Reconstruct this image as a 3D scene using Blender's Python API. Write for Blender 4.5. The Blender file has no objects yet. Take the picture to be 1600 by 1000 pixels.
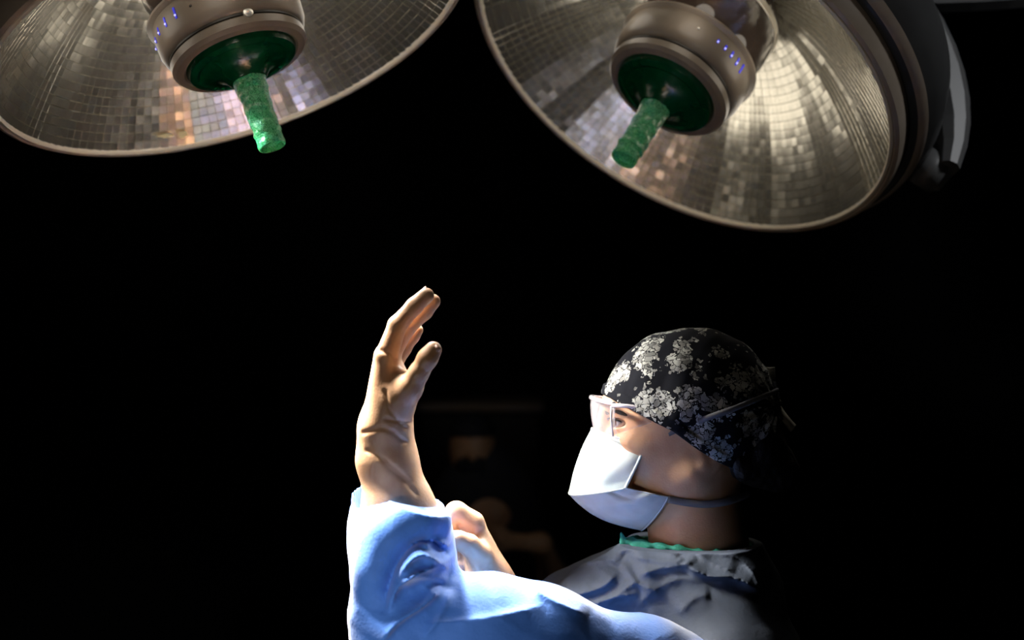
import bpy, bmesh, math, random
import numpy as np
from mathutils import Vector, Matrix

random.seed(7)
rng = np.random.RandomState(11)
SC = bpy.context.scene
COL = SC.collection
CZ = 1.727                       # camera height
K = 0.00045                      # metres per pixel per metre of distance (50 mm lens, 1600 px)


def W(px, py, Y):
    return np.array([(px - 800) * K * Y, Y, CZ + (500 - py) * K * Y])


def RP(r, Y):
    return r * K * Y


# ------------------------------------------------------------------ camera, world, lights, exposure
cam = bpy.data.cameras.new('camera')
camo = bpy.data.objects.new('camera', cam)
COL.objects.link(camo)
camo.location = (0, 0, CZ)
camo.rotation_euler = (math.pi / 2, 0, 0)
cam.lens = 50
cam.sensor_width = 36
cam.dof.use_dof = True
cam.dof.focus_distance = 1.72
cam.dof.aperture_fstop = 3.2
SC.camera = camo
wd = bpy.data.worlds.new('world')
SC.world = wd
wd.use_nodes = True
wd.node_tree.nodes['Background'].inputs[0].default_value = (0, 0, 0, 1)
wd.node_tree.nodes['Background'].inputs[1].default_value = 0
SC.view_settings.view_transform = 'Standard'
SC.view_settings.look = 'None'
SC.view_settings.exposure = 0.0
SC.view_settings.gamma = 1.0
SC.view_settings.use_curve_mapping = False

# the two surgical lamps: rim centre, outward axis, rim radius
LAMPS = {
    'left': dict(C=np.array([-0.36404, 1.86350, 0.36771 + CZ]), n=np.array([0.35187, -0.19337, -0.91586]), R=0.33, sc=1.0,
                 beam=640.0, aim=W(632, 730, 1.62), size=33, side=[(W(922, 635, 1.80), 150.0, 20, (2.85, 3.45))], bowl=0.7),
    'right': dict(C=np.array([0.22922 * 1.06, 1.99514 * 1.06, 0.34072 * 1.06 + CZ]),
                  n=np.array([-0.49397, -0.38859, -0.77781]), R=0.33 * 1.06, sc=1.06,
                  beam=110.0, aim=W(640, 820, 1.64), size=30, side=[(W(872, 890, 1.72), 18.0, 11.5, (1.2, 1.9)), (W(1190, 590, 1.84), 5.0, 11, (1.2, 1.9))], bowl=0.75),
}


def lamp_frame(L):
    n = Vector(L['n']).normalized()
    x = (Vector((1, 0, 0)) - n * n.x).normalized()
    y = n.cross(x)
    return Matrix(((x.x, y.x, n.x, L['C'][0]), (x.y, y.y, n.y, L['C'][1]), (x.z, y.z, n.z, L['C'][2]), (0, 0, 0, 1)))


def add_light(name, kind, loc, energy, color=(1, 1, 1), aim=None, **kw):
    l = bpy.data.lights.new(name, kind)
    l.energy = energy
    l.color = color
    for k, v in kw.items():
        setattr(l, k, v)
    o = bpy.data.objects.new(name, l)
    COL.objects.link(o)
    o.location = loc
    if aim is not None:
        o.rotation_euler = (Vector(aim) - Vector(loc)).to_track_quat('-Z', 'Y').to_euler()
    return o


for nm, L in LAMPS.items():
    M = lamp_frame(L)
    ring = []
    for k in range(6):
        a = k * math.pi / 3 + 0.3
        p = M @ Vector((0.2 * math.cos(a), 0.2 * math.sin(a), -0.02))
        ring.append((p, 1.0 if p.y > L['C'][1] else 0.5))      # the lamp is brightest on its far side
    tot = sum(w for p, w in ring)
    for p, w in ring:
        add_light('lamp_beam', 'SPOT', p, L['beam'] * w / tot, (1.0, 0.96, 0.90), aim=L['aim'] if w == 1.0 else L['aim'] + np.array([-0.025, 0, 0]),
                  spot_size=math.radians(L['size'] if w == 1.0 else L['size'] * 0.88), spot_blend=1.0, shadow_soft_size=0.035)
    for aim2, pw, sz, azs in L['side']:                             # and weaker parts of the beam go to the side
        for a in azs:
            p = M @ Vector((0.2 * math.cos(a), 0.2 * math.sin(a), -0.02))
            add_light('lamp_side_beam', 'SPOT', p, pw / len(azs), (1.0, 0.97, 0.93), aim=aim2,
                      spot_size=math.radians(sz), spot_blend=1.0, shadow_soft_size=0.05)
    for k in range(6):
        a = k * math.pi / 3 + 0.5
        p = M @ Vector((0.15 * math.cos(a), 0.15 * math.sin(a), -0.03))
        add_light('lamp_bulb_glow', 'POINT', p, L['bowl'] / 6, (1.0, 0.90, 0.76), shadow_soft_size=0.04)
# added fill spot below the camera, brightens the front of the sleeve
add_light('fill_spot', 'SPOT', (0.1, 0.4, 1.0), 5.5, (0.96, 0.97, 1.0), aim=W(670, 985, 1.58),
          spot_size=math.radians(16), spot_blend=1.0, shadow_soft_size=0.06)
# added spot high on the right, lightens the right lamp's yoke and arm
add_light('arm_fill_spot', 'SPOT', (1.5, 1.3, 2.95), 16, (0.95, 0.97, 1), aim=W(1450, 60, 2.2),
          spot_size=math.radians(40), spot_blend=0.8, shadow_soft_size=0.08)
# pair of fill spots added near the camera to brighten the lamp heads
add_light('fill_spot', 'SPOT', (-0.1, 0.2, 1.85), 5, (1, 0.9, 0.78), aim=LAMPS['left']['C'],
          spot_size=math.radians(27), spot_blend=1.0, shadow_soft_size=0.1)
add_light('fill_spot', 'SPOT', (0.36, 0.2, 2.0), 7, (1, 0.9, 0.78), aim=LAMPS['right']['C'],
          spot_size=math.radians(20), spot_blend=1.0, shadow_soft_size=0.1)
# another added fill spot for the sleeve, from the left
add_light('fill_spot', 'SPOT', (-0.75, 0.35, 1.25), 30, (0.96, 0.97, 1.0), aim=W(640, 960, 1.58),
          spot_size=math.radians(17), spot_blend=1.0, shadow_soft_size=0.06)
# the added spot on the right lamp's yoke and arm, once more
add_light('arm_fill_spot', 'SPOT', (1.5, 1.3, 2.95), 16, (0.95, 0.97, 1), aim=W(1450, 60, 2.2),
          spot_size=math.radians(40), spot_blend=0.8, shadow_soft_size=0.08)
# added fill spot low on the left, throws weak light up at the lamp heads
add_light('fill_spot', 'SPOT', (-0.5, 0.3, 0.9), 9, (1, 0.9, 0.78), aim=(-0.05, 1.95, CZ + 0.45),
          spot_size=math.radians(40), spot_blend=0.6, shadow_soft_size=0.12)


# ------------------------------------------------------------------ materials
def mat(name, color, rough=0.5, metal=0.0, **kw):
    m = bpy.data.materials.new(name)
    m.use_nodes = True
    b = m.node_tree.nodes['Principled BSDF']
    b.inputs['Base Color'].default_value = (*color, 1)
    b.inputs['Roughness'].default_value = rough
    b.inputs['Metallic'].default_value = metal
    for k, v in kw.items():
        b.inputs[k.replace('_', ' ')].default_value = v
    return m


def noisy(m, scale, c1, c2, bump=0.0, bscale=None, detail=4, dist=0.002):
    nt = m.node_tree
    b = nt.nodes['Principled BSDF']
    tc = nt.nodes.new('ShaderNodeTexCoord')
    n = nt.nodes.new('ShaderNodeTexNoise')
    n.inputs['Scale'].default_value = scale
    n.inputs['Detail'].default_value = detail
    nt.links.new(tc.outputs['Object'], n.inputs['Vector'])
    r = nt.nodes.new('ShaderNodeValToRGB')
    r.color_ramp.elements[0].position = 0.3
    r.color_ramp.elements[1].position = 0.7
    r.color_ramp.elements[0].color = (*c1, 1)
    r.color_ramp.elements[1].color = (*c2, 1)
    nt.links.new(n.outputs['Fac'], r.inputs['Fac'])
    nt.links.new(r.outputs['Color'], b.inputs['Base Color'])
    if bump:
        n2 = nt.nodes.new('ShaderNodeTexNoise')
        n2.inputs['Scale'].default_value = bscale or scale * 4
        n2.inputs['Detail'].default_value = 5
        nt.links.new(tc.outputs['Object'], n2.inputs['Vector'])
        bp = nt.nodes.new('ShaderNodeBump')
        bp.inputs['Strength'].default_value = bump
        bp.inputs['Distance'].default_value = dist
        nt.links.new(n2.outputs['Fac'], bp.inputs['Height'])
        nt.links.new(bp.outputs['Normal'], b.inputs['Normal'])
    return m


M_skin = noisy(mat('skin', (0.55, 0.3, 0.19), 0.48), 38, (0.54, 0.29, 0.155), (0.62, 0.365, 0.205), 0.25, 420, dist=0.001)
M_skin.node_tree.nodes['Principled BSDF'].inputs['Subsurface Weight'].default_value = 0.12
M_skin.node_tree.nodes['Principled BSDF'].inputs['Subsurface Radius'].default_value = (0.012, 0.005, 0.003)
M_skin.node_tree.nodes['Principled BSDF'].inputs['Subsurface Scale'].default_value = 0.4
M_nail = mat('nail', (0.68, 0.42, 0.33), 0.25)
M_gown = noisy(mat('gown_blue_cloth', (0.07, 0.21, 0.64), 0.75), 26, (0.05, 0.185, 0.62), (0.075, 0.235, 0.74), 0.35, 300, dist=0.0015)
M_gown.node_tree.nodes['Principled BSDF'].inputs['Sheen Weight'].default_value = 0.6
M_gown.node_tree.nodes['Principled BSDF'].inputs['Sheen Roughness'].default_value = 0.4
M_gownbody = noisy(mat('gown_dimmed_cloth', (0.075, 0.095, 0.13), 0.75), 30, (0.07, 0.09, 0.125), (0.095, 0.115, 0.155), 0.35, 260, dist=0.0015)  # same gown as the sleeve, its dimmer light put into the colour
M_scrub = noisy(mat('scrub_green_cloth', (0.03, 0.3, 0.2), 0.8), 60, (0.02, 0.26, 0.17), (0.05, 0.38, 0.27), 0.4, 500)
M_maskup = noisy(mat('mask_pale_cloth', (0.66, 0.76, 0.74), 0.8), 40, (0.66, 0.77, 0.72), (0.74, 0.80, 0.76), 0.3, 900, dist=0.0008)
M_masklo = noisy(mat('mask_blue_cloth', (0.34, 0.5, 0.72), 0.8), 40, (0.44, 0.50, 0.54), (0.52, 0.58, 0.62), 0.3, 900, dist=0.0008)
M_strap = mat('strap_grey', (0.13, 0.13, 0.14), 0.8)
M_hair = noisy(mat('hair_dark', (0.012, 0.008, 0.006), 0.5), 90, (0.008, 0.006, 0.005), (0.02, 0.014, 0.01), 0.5, 300)
M_tie = noisy(mat('tie_beige', (0.36, 0.33, 0.25), 0.8), 120, (0.30, 0.27, 0.2), (0.42, 0.39, 0.3), 0.4, 600)
M_white = mat('eye_white', (0.75, 0.7, 0.66), 0.12)
M_iris = mat('iris_brown', (0.09, 0.035, 0.015), 0.1)
M_pupil = mat('pupil', (0.004, 0.004, 0.004), 0.05)
M_darkcloth = noisy(mat('dark_navy_cloth', (0.012, 0.014, 0.02), 0.8), 30, (0.01, 0.012, 0.018), (0.016, 0.018, 0.026))
M_shoe = mat('shoe_dark', (0.02, 0.02, 0.022), 0.5)
M_room = noisy(mat('dark_wall_paint', (0.008, 0.008, 0.009), 0.9), 3, (0.007, 0.007, 0.008), (0.009, 0.009, 0.010))
M_floor = noisy(mat('dark_vinyl_floor', (0.006, 0.006, 0.007), 0.6), 5, (0.005, 0.005, 0.006), (0.008, 0.008, 0.009))
M_trim = mat('dark_trim', (0.03, 0.03, 0.03), 0.6)

M_mirror = noisy(mat('mirror_facet_metal', (0.62, 0.60, 0.52), 0.27, 0.9), 9, (0.62, 0.60, 0.52), (0.78, 0.75, 0.66))
M_rim = noisy(mat('rim_grey_beige', (0.34, 0.28, 0.22), 0.42), 20, (0.32, 0.26, 0.20), (0.38, 0.31, 0.25))
M_lip = mat('rim_lip_steel', (0.80, 0.74, 0.62), 0.3, 0.2)
M_shell = noisy(mat('shell_dark_grey', (0.05, 0.05, 0.05), 0.4), 12, (0.04, 0.04, 0.04), (0.06, 0.06, 0.06))
M_arm = noisy(mat('arm_grey_paint', (0.16, 0.16, 0.16), 0.45), 8, (0.09, 0.09, 0.09), (0.12, 0.12, 0.12))
M_collar = noisy(mat('collar_beige_plastic', (0.27, 0.23, 0.18), 0.38), 14, (0.16, 0.133, 0.105), (0.20, 0.165, 0.13))
M_groove = mat('groove_dark', (0.02, 0.017, 0.014), 0.5)
M_glass = mat('bulb_housing_smoked_glass', (0.05, 0.035, 0.028), 0.06, 0.0, Coat_Weight=1.0)
M_green = noisy(mat('green_plastic_disc', (0.0, 0.075, 0.025), 0.22), 16, (0.0, 0.035, 0.012), (0.001, 0.06, 0.02), 0.5, 40, dist=0.004)
M_led = mat('indicator_blue', (0.02, 0.02, 0.3), 0.3)
_b = M_led.node_tree.nodes['Principled BSDF']
_b.inputs['Emission Color'].default_value = (0.02, 0.02, 0.5, 1)
_b.inputs['Emission Strength'].default_value = 0.8
M_ledw = mat('indicator_white_blue', (0.3, 0.3, 0.8), 0.3)
_b = M_ledw.node_tree.nodes['Principled BSDF']
_b.inputs['Emission Color'].default_value = (0.45, 0.45, 1.0, 1)
_b.inputs['Emission Strength'].default_value = 1.3
M_screw = mat('screw_steel', (0.8, 0.78, 0.72), 0.3, 0.6)
M_fleck = mat('pale_yellow_reflection', (0.95, 0.85, 0.5), 0.6)  # reflected light put into the flakes' colour


def handle_mat():
    m = bpy.data.materials.new('green_handle_film')
    m.use_nodes = True
    nt = m.node_tree
    b = nt.nodes['Principled BSDF']
    tc = nt.nodes.new('ShaderNodeTexCoord')
    v = nt.nodes.new('ShaderNodeTexVoronoi')
    v.feature = 'DISTANCE_TO_EDGE'
    v.inputs['Scale'].default_value = 170
    n = nt.nodes.new('ShaderNodeTexNoise')
    n.inputs['Scale'].default_value = 120
    n.inputs['Detail'].default_value = 5
    add = nt.nodes.new('ShaderNodeMixRGB')
    add.blend_type = 'ADD'
    add.inputs[0].default_value = 0.06
    nt.links.new(tc.outputs['Object'], n.inputs['Vector'])
    nt.links.new(tc.outputs['Object'], add.inputs[1])
    nt.links.new(n.outputs['Color'], add.inputs[2])
    nt.links.new(add.outputs[0], v.inputs['Vector'])
    r = nt.nodes.new('ShaderNodeValToRGB')
    r.color_ramp.elements[0].color = (0.20, 0.85, 0.42, 1)
    r.color_ramp.elements[1].color = (0.008, 0.2, 0.06, 1)
    r.color_ramp.elements[1].position = 0.22
    nt.links.new(v.outputs['Distance'], r.inputs['Fac'])
    nt.links.new(r.outputs['Color'], b.inputs['Base Color'])
    b.inputs['Roughness'].default_value = 0.18
    b.inputs['Coat Weight'].default_value = 0.6
    b.inputs['Subsurface Weight'].default_value = 0.6
    b.inputs['Subsurface Scale'].default_value = 0.01
    bp = nt.nodes.new('ShaderNodeBump')
    bp.inputs['Strength'].default_value = 0.9
    bp.inputs['Distance'].default_value = 0.003
    nt.links.new(n.outputs['Fac'], bp.inputs['Height'])
    nt.links.new(bp.outputs['Normal'], b.inputs['Normal'])
    return m


M_handle = handle_mat()


def clear_mat():
    m = bpy.data.materials.new('clear_plastic')
    m.use_nodes = True
    nt = m.node_tree
    nt.nodes.clear()
    out = nt.nodes.new('ShaderNodeOutputMaterial')
    tr = nt.nodes.new('ShaderNodeBsdfTransparent')
    tr.inputs[0].default_value = (0.95, 0.935, 0.945, 1)
    gl = nt.nodes.new('ShaderNodeBsdfPrincipled')
    gl.inputs['Base Color'].default_value = (0.7, 0.68, 0.70, 1)
    gl.inputs['Roughness'].default_value = 0.12
    lw = nt.nodes.new('ShaderNodeLayerWeight')
    lw.inputs['Blend'].default_value = 0.28
    mx = nt.nodes.new('ShaderNodeMixShader')
    ma = nt.nodes.new('ShaderNodeMath')
    ma.operation = 'MULTIPLY_ADD'
    ma.inputs[1].default_value = 0.5
    ma.inputs[2].default_value = 0.02
    nt.links.new(lw.outputs['Facing'], ma.inputs[0])
    nt.links.new(ma.outputs[0], mx.inputs[0])
    nt.links.new(tr.outputs[0], mx.inputs[1])
    nt.links.new(gl.outputs[0], mx.inputs[2])
    nt.links.new(mx.outputs[0], out.inputs['Surface'])
    return m


M_clear = clear_mat()
M_frame = mat('clear_frame_plastic', (0.62, 0.56, 0.58), 0.15, Coat_Weight=0.6)


def cap_mat():
    """black cloth with a grey-white flower and leaf print"""
    m = bpy.data.materials.new('floral_cap_cloth')
    m.use_nodes = True
    nt = m.node_tree
    b = nt.nodes['Principled BSDF']
    b.inputs['Roughness'].default_value = 0.9
    b.inputs['Specular IOR Level'].default_value = 0.15
    L = nt.links.new
    tc = nt.nodes.new('ShaderNodeTexCoord')

    def noise(scale, detail=3):
        n = nt.nodes.new('ShaderNodeTexNoise')
        n.inputs['Scale'].default_value = scale
        n.inputs['Detail'].default_value = detail
        L(tc.outputs['Object'], n.inputs['Vector'])
        return n

    def math_(op, a, b_=None, c=None):
        x = nt.nodes.new('ShaderNodeMath')
        x.operation = op
        for i, v in enumerate((a, b_, c)):
            if v is None:
                continue
            if isinstance(v, (int, float)):
                x.inputs[i].default_value = v
            else:
                L(v, x.inputs[i])
        return x.outputs[0]

    def warp(amount, scale):
        n = noise(scale)
        w = nt.nodes.new('ShaderNodeVectorMath')
        w.operation = 'MULTIPLY_ADD'
        L(n.outputs['Color'], w.inputs[0])
        w.inputs[1].default_value = (amount,) * 3
        L(tc.outputs['Object'], w.inputs[2])
        return w.outputs[0]

    def voro(scale, vec, feature='F1'):
        v = nt.nodes.new('ShaderNodeTexVoronoi')
        v.feature = feature
        v.inputs['Scale'].default_value = scale
        L(vec, v.inputs['Vector'])
        return v

    big = voro(30, warp(0.030, 85))
    blob = math_('LESS_THAN', big.outputs['Distance'], 0.52)
    keep = math_('GREATER_THAN', nt_sep(nt, big.outputs['Color']), 0.12)
    blob = math_('MULTIPLY', blob, keep)
    vein = voro(125, warp(0.016, 110), 'DISTANCE_TO_EDGE')
    petal = voro(125, warp(0.016, 110))
    veins = math_('GREATER_THAN', vein.outputs['Distance'], 0.06)
    blob = math_('MULTIPLY', blob, veins)
    small = voro(105, warp(0.012, 150))
    dots = math_('LESS_THAN', small.outputs['Distance'], 0.30)
    dots = math_('MULTIPLY', dots, math_('GREATER_THAN', nt_sep(nt, small.outputs['Color']), 0.50))
    tot = math_('MAXIMUM', blob, math_('MULTIPLY', dots, 0.75))
    tone = noise(60, 5)
    tot = math_('MULTIPLY', tot, math_('MULTIPLY_ADD', nt_sep(nt, petal.outputs['Color']), 0.85, 0.25))
    tot = math_('MULTIPLY', tot, math_('MULTIPLY_ADD', tone.outputs['Fac'], 1.6, 0.0))
    tot = math_('MINIMUM', math_('MAXIMUM', tot, 0.0), 1.0)
    mx = nt.nodes.new('ShaderNodeMixRGB')
    mx.inputs[1].default_value = (0.0045, 0.005, 0.008, 1)
    mx.inputs[2].default_value = (0.62, 0.62, 0.56, 1)
    L(tot, mx.inputs[0])
    L(mx.outputs[0], b.inputs['Base Color'])
    return m


def nt_sep(nt, sock):
    s = nt.nodes.new('ShaderNodeSeparateColor')
    nt.links.new(sock, s.inputs[0])
    return s.outputs[0]


M_cap = cap_mat()


# ------------------------------------------------------------------ object helpers
def link(name, me, m=None, parent=None, smooth=False):
    o = bpy.data.objects.new(name, me)
    COL.objects.link(o)
    if m is not None and not me.materials:
        me.materials.append(m)
    if parent is not None:
        o.parent = parent
    if smooth and len(me.polygons):
        me.polygons.foreach_set('use_smooth', np.ones(len(me.polygons), bool))
    return o


def meshVF(name, V, F, m=None, parent=None, smooth=True):
    me = bpy.data.meshes.new(name)
    me.from_pydata([tuple(map(float, v)) for v in V], [], [tuple(map(int, f)) for f in F])
    me.update()
    return link(name, me, m, parent, smooth)


def quads_mesh(name, V, Q, m=None, parent=None):
    me = bpy.data.meshes.new(name)
    nv, nq = len(V), len(Q)
    me.vertices.add(nv)
    me.vertices.foreach_set('co', np.asarray(V, np.float32).ravel())
    me.loops.add(nq * 4)
    me.loops.foreach_set('vertex_index', np.asarray(Q, np.int32).ravel())
    me.polygons.add(nq)
    me.polygons.foreach_set('loop_start', np.arange(0, nq * 4, 4, dtype=np.int32))
    me.polygons.foreach_set('use_smooth', np.ones(nq, bool))
    me.update(calc_edges=True)
    me.validate()
    return link(name, me, m, parent)


def empty(name, loc, label=None, cat=None, group=None):
    o = bpy.data.objects.new(name, None)
    o.empty_display_size = 0.1
    COL.objects.link(o)
    o.location = loc
    if label:
        o['label'] = label
        o['category'] = cat
    if group:
        o['group'] = group
    return o


def keep_parent(child, parent):
    """parent a child whose mesh is written in world coordinates to an Empty that may be elsewhere"""
    child.parent = parent
    child.matrix_parent_inverse = world_matrix(parent).inverted()


def world_matrix(o):
    m = o.matrix_basis.copy()
    if o.parent:
        m = world_matrix(o.parent) @ o.matrix_parent_inverse @ m
    return m


def lathe(name, prof, m, parent=None, seg=96, smooth=True, closed=False, edge_split=None):
    V, F = [], []
    n = len(prof)
    for k in range(seg):
        a = 2 * math.pi * k / seg
        for r, s in prof:
            V.append((r * math.cos(a), r * math.sin(a), s))
    for k in range(seg):
        k2 = (k + 1) % seg
        for i in range(n - 1 + (1 if closed else 0)):
            j = (i + 1) % n
            F.append((k * n + i, k2 * n + i, k2 * n + j, k * n + j))
    o = meshVF(name, V, F, m, parent, smooth)
    bm = bmesh.new()
    bm.from_mesh(o.data)
    bmesh.ops.remove_doubles(bm, verts=bm.verts, dist=1e-6)
    bmesh.ops.recalc_face_normals(bm, faces=bm.faces)
    for e in bm.edges:
        if len(e.link_faces) == 2 and e.calc_face_angle(0) > 0.6:
            e.smooth = False
    bm.to_mesh(o.data)
    bm.free()
    return o


def tube(name, pts, rad, m, parent=None, seg=12, smooth=True, flat=1.0):
    pts = [Vector(p) for p in pts]
    n = len(pts)
    rads = rad if isinstance(rad, (list, tuple)) else [rad] * n
    V, F = [], []
    up = None
    for i, p in enumerate(pts):
        t = (pts[min(i + 1, n - 1)] - pts[max(i - 1, 0)]).normalized()
        if up is None:
            up = Vector((0, 0, 1)) if abs(t.z) < 0.9 else Vector((1, 0, 0))
        a = t.cross(up).normalized()
        up = a.cross(t).normalized()
        for k in range(seg):
            th = 2 * math.pi * k / seg
            V.append(p + (a * math.cos(th) + up * math.sin(th) * flat) * rads[i])
    for i in range(n - 1):
        for k in range(seg):
            k2 = (k + 1) % seg
            F.append((i * seg + k, i * seg + k2, (i + 1) * seg + k2, (i + 1) * seg + k))
    F.append(tuple(range(seg))[::-1])
    F.append(tuple((n - 1) * seg + k for k in range(seg)))
    return meshVF(name, V, F, m, parent, smooth)


def spline(pts, n):
    """Catmull-Rom through the points"""
    P = np.array(pts, float)
    out = []
    N = len(P)
    for t in np.linspace(0, N - 1, n):
        i = min(int(t), N - 2)
        f = t - i
        p0, p1, p2, p3 = P[max(i - 1, 0)], P[i], P[i + 1], P[min(i + 2, N - 1)]
        out.append(0.5 * ((2 * p1) + (-p0 + p2) * f + (2 * p0 - 5 * p1 + 4 * p2 - p3) * f ** 2 + (-p0 + 3 * p1 - 3 * p2 + p3) * f ** 3))
    return np.array(out)


def box(name, c, s, m, parent=None, bevel=0.0):
    bm = bmesh.new()
    bmesh.ops.create_cube(bm, size=1)
    bmesh.ops.scale(bm, vec=s, verts=bm.verts)
    bmesh.ops.translate(bm, vec=c, verts=bm.verts)
    if bevel:
        bmesh.ops.bevel(bm, geom=bm.edges[:] + bm.verts[:], offset=bevel, segments=2, affect='EDGES', profile=0.5)
    me = bpy.data.meshes.new(name)
    bm.to_mesh(me)
    bm.free()
    return link(name, me, m, parent)


# ------------------------------------------------------------------ signed-distance modelling (bodies and cloth)
def cone(p, a, b, r1, r2):
    ba = b - a
    t = np.clip(((p - a) @ ba) / max(ba @ ba, 1e-12), 0, 1)
    q = p - a - t[:, None] * ba
    return np.sqrt((q * q).sum(1)) - (r1 + (r2 - r1) * t)


def ell(p, c, r, R=None):
    q = p - c
    if R is not None:
        q = q @ R
    k0 = np.sqrt(((q / r) ** 2).sum(1))
    k1 = np.sqrt(((q / (r * r)) ** 2).sum(1))
    return k0 * (k0 - 1.0) / np.maximum(k1, 1e-9)


def smin(a, b, k):
    h = np.maximum(k - np.abs(a - b), 0) / k
    return np.minimum(a, b) - h * h * k * 0.25


def smax(a, b, k):
    return -smin(-a, -b, k)


class Blob:
    """a list of round cones / ellipsoids in pixel+distance coordinates, blended one after another"""

    def __init__(self):
        self.ops = []
        self.lo = np.full(3, 1e9)
        self.hi = np.full(3, -1e9)

    def _grow(self, c, r):
        self.lo = np.minimum(self.lo, c - r)
        self.hi = np.maximum(self.hi, c + r)

    def cone(self, a, b, ra, rb, k=0.01, sub=False):
        A, B = W(*a), W(*b)
        r1, r2 = RP(ra, a[2]), RP(rb, b[2])
        if not sub:
            self._grow(A, r1)
            self._grow(B, r2)
        self.ops.append((lambda p: cone(p, A, B, r1, r2), k, sub))
        return self

    def chain(self, pts, k=0.008, sub=False):
        for (a, b) in zip(pts[:-1], pts[1:]):
            self.cone(a[:3], b[:3], a[3], b[3], k, sub)
        return self

    def ell(self, c, r, k=0.01, sub=False, rot=None):
        """r = (along picture x, depth, along picture y) in pixels at c's distance"""
        Cc = W(*c)
        rr = np.array([RP(v, c[2]) for v in r])
        R = None if rot is None else np.array(Matrix.Rotation(rot, 3, 'Y'))
        if not sub:
            self._grow(Cc, rr.max())
        self.ops.append((lambda p: ell(p, Cc, rr, R), k, sub))
        return self

    def __call__(self, p):
        d = None
        for f, k, sub in self.ops:
            e = f(p)
            if d is None:
                d = e
            elif sub:
                d = smax(d, -e, k)
            else:
                d = smin(d, e, k)
        return d


class Bounded:
    """evaluate a Blob only near its box"""

    def __init__(self, blob, pad=0.05):
        self.b = blob
        self.pad = pad

    def __call__(self, p):
        lo, hi = self.b.lo - self.pad, self.b.hi + self.pad
        q = np.maximum(np.maximum(lo - p, p - hi), 0)
        d = np.sqrt((q * q).sum(1)) + self.pad * 0.6
        m = (q.max(1) <= 0)
        if m.any():
            d[m] = self.b(p[m])
        return d


def surface(f, lo, hi, h, blk=12):
    """sparse sampling + surface nets; returns vertices and quads"""
    lo = np.asarray(lo, float)
    n = np.ceil((np.asarray(hi) - lo) / h).astype(int)
    n = ((n + blk - 1) // blk) * blk
    nb = n // blk
    D = np.empty(n, np.float32)
    bi = np.stack(np.meshgrid(*[np.arange(v) for v in nb], indexing='ij'), -1).reshape(-1, 3)
    cen = lo + (bi + 0.5) * blk * h
    dc = f(cen)
    half = blk * h * 0.87 * 1.35 + 0.004
    act = np.abs(dc) < half
    D4 = D.reshape(nb[0], blk, nb[1], blk, nb[2], blk)
    D4[...] = np.where(dc > 0, 1.0, -1.0).astype(np.float32).reshape(nb[0], 1, nb[1], 1, nb[2], 1)
    off = np.stack(np.meshgrid(*[np.arange(blk)] * 3, indexing='ij'), -1).reshape(-1, 3)
    ab = bi[act]
    for s in range(0, len(ab), 160):
        c = ab[s:s + 160]
        P = lo + ((c[:, None, :] * blk + off[None]) * h).reshape(-1, 3)
        v = f(P).astype(np.float32).reshape(len(c), blk, blk, blk)
        for i, b in enumerate(c):
            D4[b[0], :, b[1], :, b[2], :] = v[i]
    S = D < 0
    cnt = np.zeros(tuple(n - 1), np.uint8)
    corners = [(i, j, k) for i in (0, 1) for j in (0, 1) for k in (0, 1)]
    for i, j, k in corners:
        cnt += S[i:n[0] - 1 + i, j:n[1] - 1 + j, k:n[2] - 1 + k]
    cell = np.argwhere((cnt > 0) & (cnt < 8))
    idx = np.full(tuple(n - 1), -1, np.int32)
    idx[tuple(cell.T)] = np.arange(len(cell))
    acc = np.zeros((len(cell), 3))
    num = np.zeros(len(cell))
    vals = {c: D[cell[:, 0] + c[0], cell[:, 1] + c[1], cell[:, 2] + c[2]] for c in corners}
    for c in corners:
        for ax in range(3):
            if c[ax] == 0:
                c2 = list(c)
                c2[ax] = 1
                a, b = vals[c], vals[tuple(c2)]
                m = (a < 0) != (b < 0)
                t = np.where(m, a / np.where(m, a - b, 1), 0)
                pt = np.tile(np.array(c, float), (len(cell), 1))
                pt[:, ax] = t
                acc[m] += pt[m]
                num[m] += 1
    V = lo + (cell + acc / num[:, None]) * h
    Q = []
    for ax in range(3):
        sl1 = [slice(1, -1)] * 3
        sl1[ax] = slice(0, -1)
        sl2 = list(sl1)
        sl2[ax] = slice(1, None)
        A, B = S[tuple(sl1)], S[tuple(sl2)]
        e = np.argwhere(A != B)
        if not len(e):
            continue
        base = e.copy()
        o1, o2 = [(1, 2), (2, 0), (0, 1)][ax]
        for o in (o1, o2):
            base[:, o] += 1
        inside_first = A[tuple(e.T)]

        def ci(d1, d2):
            c = base.copy()
            c[:, o1] += d1
            c[:, o2] += d2
            return idx[tuple(np.minimum(c, np.array(idx.shape) - 1).T)]
        q = np.stack([ci(-1, -1), ci(0, -1), ci(0, 0), ci(-1, 0)], 1)
        q[~inside_first] = q[~inside_first][:, ::-1]
        Q.append(q)
    Q = np.concatenate(Q)
    Q = Q[(Q >= 0).all(1)]
    return V, Q


_KS = [(rng.normal(size=3), rng.uniform(0, 6.28)) for _ in range(24)]


def waves(p, scale, octs=3, seed=0):
    """smooth pseudo-noise in -1..1"""
    out = 0
    amp = 1.0
    tot = 0
    for o in range(octs):
        s = 0
        for j in range(4):
            k, ph = _KS[(seed * 5 + o * 4 + j) % 24]
            s = s + np.sin(p @ (k * scale * 2 ** o) + ph)
        out = out + amp * s / 2.5
        tot += amp
        amp *= 0.5
    return out / tot


# ------------------------------------------------------------------ room
def structure(o):
    o['kind'] = 'structure'
    return o


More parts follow.
